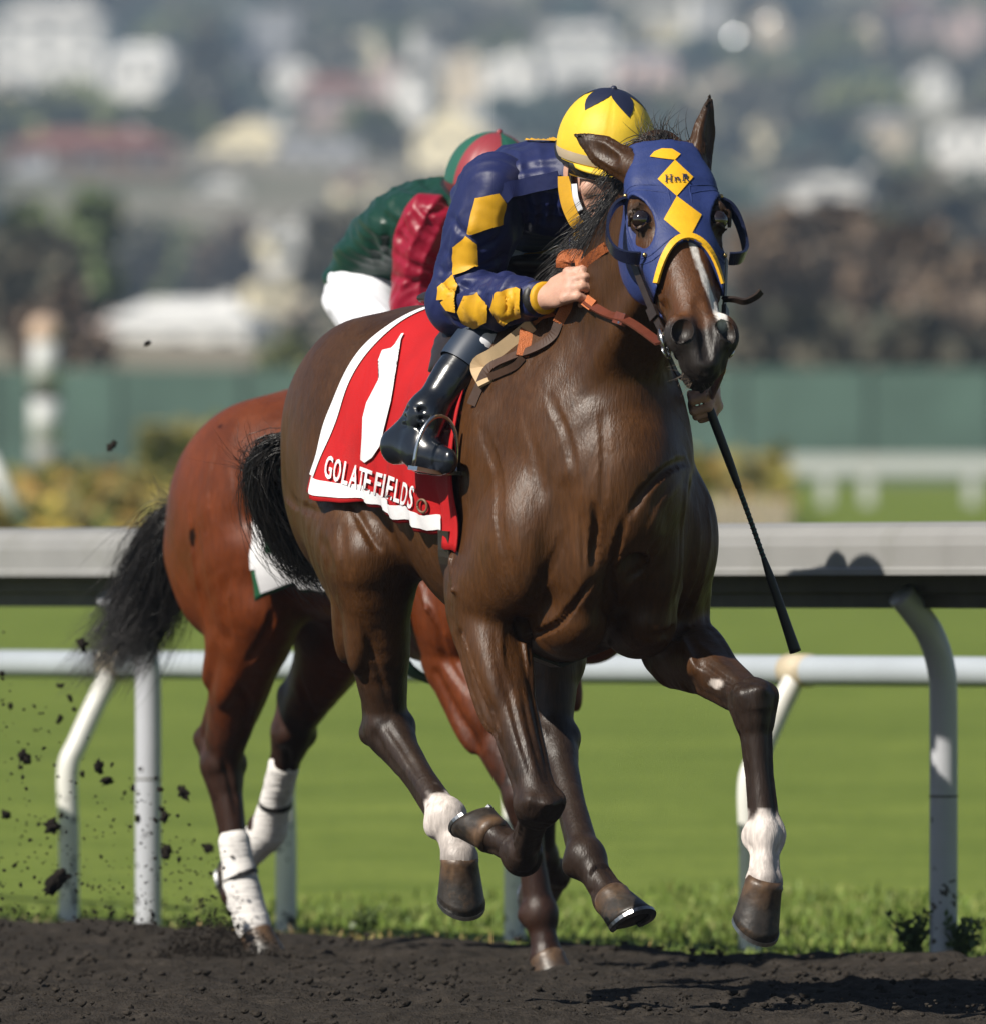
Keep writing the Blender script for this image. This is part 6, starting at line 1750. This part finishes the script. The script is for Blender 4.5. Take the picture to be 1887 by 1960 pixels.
applique('diamond', BVJ, FR1, [[zj(*p) for p in [(1205, 840), (1240, 815), (1300, 810), (1435, 775), (1425, 905), (1210, 895)]]], jk1, M_JYEL, .0055, .006)
# gathered shoulder epaulette
l0 = [hit(BVJ, FR1, *zj(x, y))[0] for x, y in ((1105, 510), (1150, 465), (1220, 450), (1300, 430), (1380, 415), (1440, 400))]
l0 = [np.array(p) + VW1 * .008 for p in l0 if p is not None]
if len(l0) > 3: strap('shoulder_seam', l0, .036, .012, VW1, jk1, M_JBLUE)
strap('collar', [A1s(1079, 338, .50), A1s(1080, 362, .51), A1s(1086, 392, .52), A1s(1098, 420, .53), A1s(1106, 430, .53)], .028, .008, VW1, jk1, M_JYEL)
strap('stock', [A1s(1098, 352, .52), A1s(1101, 378, .53), A1s(1110, 402, .535)], .012, .006, VW1, jk1, M_BREECH)
rod('tie_string', [A1(1090, 455, .52), A1(1089, 475, .54), A1(1086, 500, .54)], .0014, jk1, M_JBLUE)
strap('collar_tab', [A1(1098, 452, .56), A1(1110, 449, .56), A1(1122, 446, .56)], .018, .010, VW1, jk1, M_JYEL)

build_stirrup(FR1, [A1(945, 690, .36), A1(925, 735, .37), A1(902, 790, .375), A1(892, 822, .375)], np.array([.425, -.318, 1.175]), (0.05, .10, 1), (.9, .25, 0), 'steel stirrup with brown leather under the black boot on the front horse', .058)
st2 = build_stirrup(FR1, [(.20, .262, 1.42), (.20, .285, 1.36), (.19, .30, 1.30)], np.array([.19, .295, 1.175]), (0.05, -.10, 1), (.9, -.25, 0), 'steel stirrup on the far side of the front horse', .058)
strap('keeper_loop', [A1(845, 800, .36), A1(832, 806, .36), A1(840, 822, .36), A1(870, 826, .37), A1(905, 820, .385), A1(908, 795, .385), A1(880, 790, .385)], .020, .006, (0, 0, 1), saddle1, M_RED_LEA)

C2 = dict(strokes_body=ST2B, strokes_sleeve=ST2S, body=M_JGRN, sleeve=M_JRED, cuff=M_JRED, helmet=mat('cap_crimson', (.26, .035, .045), .42), panels=mat('cap_green', (.02, .105, .07), .42), star=None, band=mat('cap_rim', (.10, .02, .025), .5), boot_cuff=M_BOOT)
sh = np.array([-.125, -.025, .035])
J2 = {}
for k, v in J1.items():
    J2[k] = v
for k in ('head', 'neck', 'rsh', 'relbow', 'lsh', 'lelbow', 'rwrist', 'rknuckle', 'lwrist', 'lknuckle', 'pelvis'):
    J2[k] = np.array(J1[k], float) + sh
J2.update(seed=7, dz=0.0, relbow=a2(792, 590, .22), rwrist=(.44, -.10, 1.50), rknuckle=(.52, -.075, 1.50), lelbow=(.22, .24, 1.56), lwrist=(.44, .11, 1.50), lknuckle=(.52, .085, 1.50), lout=(0, .9, .3), lup=(0, 0, 1), rout=(0, -.9, .3), rup=(0, 0, 1),
    rsh=a2(818, 430, .28), lsh=(.26, .16, 1.79), sleeve_r=.86, pelvis=(-.125, -.02, 1.645), head=(.385, -.055, 1.852), neck=(.285, -.03, 1.82),
    torso=[(-.15, -.02, 1.675, .128, .09, .09), (-.05, -.02, 1.745, .145, .11, .10), (.09, -.02, 1.80, .175, .115, .11), (.21, -.02, 1.815, .16, .09, .10), (.30, -.03, 1.815, .08, .06, .07)],
    rknee=(.30, -.235, 1.40), rankle=(.16, -.310, 1.195), rtoe=(.27, -.305, 1.09), rheel=(.075, -.345, 1.115), lknee=(.30, .235, 1.40), lankle=(.16, .31, 1.195), ltoe=(.27, .32, 1.09), lheel=(.075, .34, 1.115))
jk2, jac2, slv2, hp2 = build_jockey(FR2, J2, C2, 'crouching jockey behind in green silks with crimson sleeves and white breeches')

# ---- reins
def build_reins():
    root = tack_root('reins', FR1, 'leather racing reins with orange rubber grips held by the jockey in blue', 'reins')
    bit = H1.p(.500, -.075, -.04)
    hnd = np.array(J1['rknuckle'])
    hb = A1s(1108, 562, .665)
    strap('rein', [hb, A1s(1130, 583, .72), A1s(1165, 602, .82), A1s(1205, 616, .95), bit], .021, .005, lambda p: VW1 * .8 + np.array([0, 0, .5]), root, M_RED_LEA)
    strap('buckle', [A1s(1178, 607, .862), A1s(1196, 613, .915)], .026, .010, VW1, root, M_RED_LEA)
    strap('buckle_pin', [A1s(1188, 609, .89) + VW1 * .006, A1s(1191, 611, .898) + VW1 * .006], .026, .004, VW1, root, M_STEEL)
    strap('rubber_grip', [A1s(1078, 512, .63), A1s(1080, 495, .635), A1s(1096, 490, .64), A1s(1112, 494, .645), A1s(1116, 512, .645)], .034, .006, lambda p: VW1 + np.array([0, 0, .4]), root, M_RUB)
    strap('rubber_grip', [A1s(1118, 508, .66), A1s(1132, 492, .67), A1s(1150, 478, .68), A1s(1158, 473, .68)], .022, .006, VW1, root, M_RUB)
    strap('rubber_grip', [A1s(1110, 566, .66), A1s(1120, 575, .68), A1s(1135, 586, .73)], .026, .008, VW1, root, M_RUB)
    strap('rubber_grip', [A1s(1090, 575, .62), A1s(1078, 598, .60), A1s(1068, 618, .58)], .026, .007, VW1, root, M_RUB)
    strap('rein', [A1s(1070, 612, .585), A1s(1055, 645, .56), A1s(1020, 668, .53), A1s(975, 684, .50), A1s(935, 705, .46), A1s(915, 745, .43), A1s(902, 775, .40)], .020, .005, lambda p: VW1 + np.array([0, 0, .6]), root, M_BRN_LEA)
    strap('rubber_grip', [A1s(1060, 592, .56), A1s(1030, 600, .55), A1s(1010, 625, .53), A1s(1005, 655, .51), A1s(1000, 682, .50)], .030, .006, VW1, root, M_RUB)
    strap('rein', [A1s(1000, 684, .50), A1s(985, 700, .49), A1s(960, 712, .47), A1s(935, 722, .45)], .016, .005, VW1, root, M_BRN_LEA)
    lb = H1.p(.500, .075, -.04); lk = np.array(J1['lknuckle'])
    strap('rein', [lb, lb * .6 + lk * .4 + np.array([0, 0, -.01]), lk + np.array([.02, -.01, .01])], .021, .005, (.3, .9, .2), root, M_RED_LEA)
    strap('rein', [lk, (.52, .20, 1.45), (.50, .10, 1.56), (.52, 0, 1.63), A1s(1100, 500, .62)], .021, .005, (0, .5, .8), root, M_BRN_LEA)
build_reins()

def build_whip():
    root = tack_root('whip', FR1, 'long black riding whip held downward in the far hand', 'whip')
    a = np.array(A1(1352, 768, .635)); b = A1(1522, 1248, .63)
    M_SH = mat('whip_shaft', (.012, .012, .013), .45); M_SP = mat('whip_green', (.03, .13, .11), .5)
    at = lambda t: a + (b - a) * t + VW1 * .0 + np.array([0, 0, .010 * math.sin(math.pi * t)])
    top = a - (b - a) * .10
    rod('handle', [top, a, at(.25), at(.36)], [.010, .0105, .0098, .0075], root, M_SH)
    rod('shaft', [at(.35), at(.5), at(.66)], [.0062, .0055, .0055], root, M_SH)
    d = nrm(b - a); p1 = nrm(np.cross(d, VW1)); p2 = np.cross(d, p1)
    rod('spiral', [at(.38 + .26 * k / 90) + (p1 * math.cos(k * .9) + p2 * math.sin(k * .9)) * .0058 for k in range(91)], .0012, root, M_SP, per=1, n=5)
    rod('popper', [at(.64), at(.72), at(.9), at(1.0)], [.006, .0095, .0115, .0135], root, M_SH)
    bm = bmesh.new(); bmesh.ops.create_uvsphere(bm, u_segments=12, v_segments=8, radius=.0125); me = bpy.data.meshes.new('knob'); bm.to_mesh(me); bm.free()
    o = link('knob', me, root, M_SH); o.location = top
build_whip()

# ---- white leg bandages of the second horse
def bandages():
    M_BD = mat('white_bandage', (.74, .71, .68), .8, spec=.15, noise=.06, nscale=60, bump=.45, bscale=45, stretch=(.3, .3, 3), dirt=(.06, .05, .045), dscale=16, damt=.55)
    for key, lab, t0 in (('rh', 'white leg bandage on the planted hind leg of the bay horse', 2.60), ('lh', 'white leg bandage on the lifted hind leg of the bay horse', 2.36)):
        Jn = [np.array(p, float) for p in HORSE2['legs'][key]]
        root = tack_root('leg_bandage', FR2, lab, 'bandage')
        Hk, T, Cn = Jn[2], Jn[3], Jn[4]
        path = [Hk + (T - Hk) * (t0 - 2), Hk + (T - Hk) * ((t0 - 2) * .5 + .5), Hk + (T - Hk) * .85, T, T + (Cn - T) * .5, T + (Cn - T) * .86]
        F = Field(np.min(path, 0) - .1, np.max(path, 0) + .1, .0055); N = catmull(path, 6); Rr = np.interp(np.linspace(0, 1, len(N)), [0, .2, .4, .6, .8, 1], [.0415, .040, .043, .0495, .045, .046])
        for i in range(len(N) - 1):
            rip = .0022 * (i % 3 == 0)
            F.sweep([(*N[i], Rr[i] * .88 + rip, Rr[i] * .9 + rip, Rr[i] * 1.06 + rip), (*N[i + 1], Rr[i + 1] * .88, Rr[i + 1] * .9, Rr[i + 1] * 1.06)], (0, 1, 0), .006, sub=1)
        link('wrap', F.mesh('wrap'), root, M_BD)
        k = 7 if key == 'lh' else 13
        c = N[k]; d = nrm(N[k + 1] - N[k - 1]); d = nrm(d + (np.array([.35, 0, .1]) if key == 'lh' else np.array([.1, .25, 0]))); a_ = nrm(np.cross(d, (0, 1, 0))); b_ = np.cross(d, a_); r_ = Rr[k]
        strap('tape', [c + (a_ * math.cos(t) * 1.04 + b_ * math.sin(t) * .93) * (r_ * 1.03 + .001) for t in np.linspace(0, 2 * math.pi, 25)], .013, .003, lambda p: p - c, root, M_BLK, per=2)
bandages()

# ------------------------------------------------------------------ flying dirt
def clods():
    shapes = []
    for k in range(5):
        V, Fc = lump(60 + k, 3, .62); V = V * np.array([1.5 - .15 * k, .8, 1.0])
        me = fast_mesh('mud_clod', V, Fc); me.materials.append(M_CLOD); shapes.append(me)
    rg = np.random.default_rng(12)
    def put(X, Y, px, d, lab, st=None):
        o = bpy.data.objects.new('mud_clod', shapes[rg.integers(5)]); COL.objects.link(o); o.location = P(X, Y, d); s = px / 870 * .42
        o.scale = (s * rg.uniform(.8, 1.3), s, s * rg.uniform(.7, 1.4) * (st or 1)); o.rotation_euler = rg.uniform(0, 6.28, 3)
        tag(o, lab, 'mud clod', 'mud clods flying behind the bay horse')
    G_ = 'small dark mud clod flying behind the hind hooves of the bay horse'
    big = [(45, 1450, 30, 'ragged dark mud clod in the air left of the slanted white post'), (105, 1690, 44, 'largest dark mud clod flying low before the slanted white post'), (100, 1580, 34, 'tall dark mud clod flying before the slanted white post, above the largest clod'),
           (158, 1235, 22, 'dark mud clod flying under the tip of the bay tail'), (350, 1518, 26, 'dark double mud clod flying right of the grey rail post'), (315, 1565, 26, 'long dark mud clod flying beside the grey rail post'), (190, 1470, 22, 'dark mud clod flying between the slanted white post and grey post'),
           (317, 1630, 24, 'round mud clod flying low, right of the grey post'), (205, 1495, 22, 'small dark clod just below the clod between the two posts'), (282, 657, 14, 'tiny dark clod high in the air before the white shed'), (213, 855, 18, 'tiny brown clod in the air before the green fence')]
    for X, Y, px, lab in big: put(X, Y, px, 33.6, lab)
    for _ in range(170):
        t = rg.random(); X = 470 - 480 * rg.random() ** .8; Y = 1790 - (600 * rg.random() ** 1.5) * (.25 + .75 * (470 - X) / 480)
        put(X, Y, rg.uniform(3, 13) * (.6 + .9 * rg.random() ** 3), rg.uniform(33.0, 34.4), G_)
    # spray of dirt thrown up round the planted hoof
    LV, LF = lump(5, 0, .6); VV = []; FF = []; n = 1800
    for k in range(n):
        a = rg.normal(); X = 415 + 70 * rg.normal(); Y = 1838 - abs(rg.normal()) * 46 * math.exp(-((X - 415) / 95) ** 2) - 3; d = rg.uniform(33.3, 34.0)
        if k > 1300: X = 470 - 480 * rg.random(); Y = 1820 - 560 * rg.random() ** 1.4 * (.2 + .8 * (470 - X) / 480)
        VV.append(LV * rg.uniform(.0010, .0042) * np.array([1, 1, rg.uniform(.6, 1.6)]) + np.array(P(X, Y, d))); FF.append(LF + k * len(LV))
    tag(link('dirt_spray', fast_mesh('dirt_spray', np.concatenate(VV), np.concatenate(FF)), None, M_CLOD, False), 'fine spray of dirt thrown up behind the planted hind hoof', 'dirt', kind='stuff')
clods()
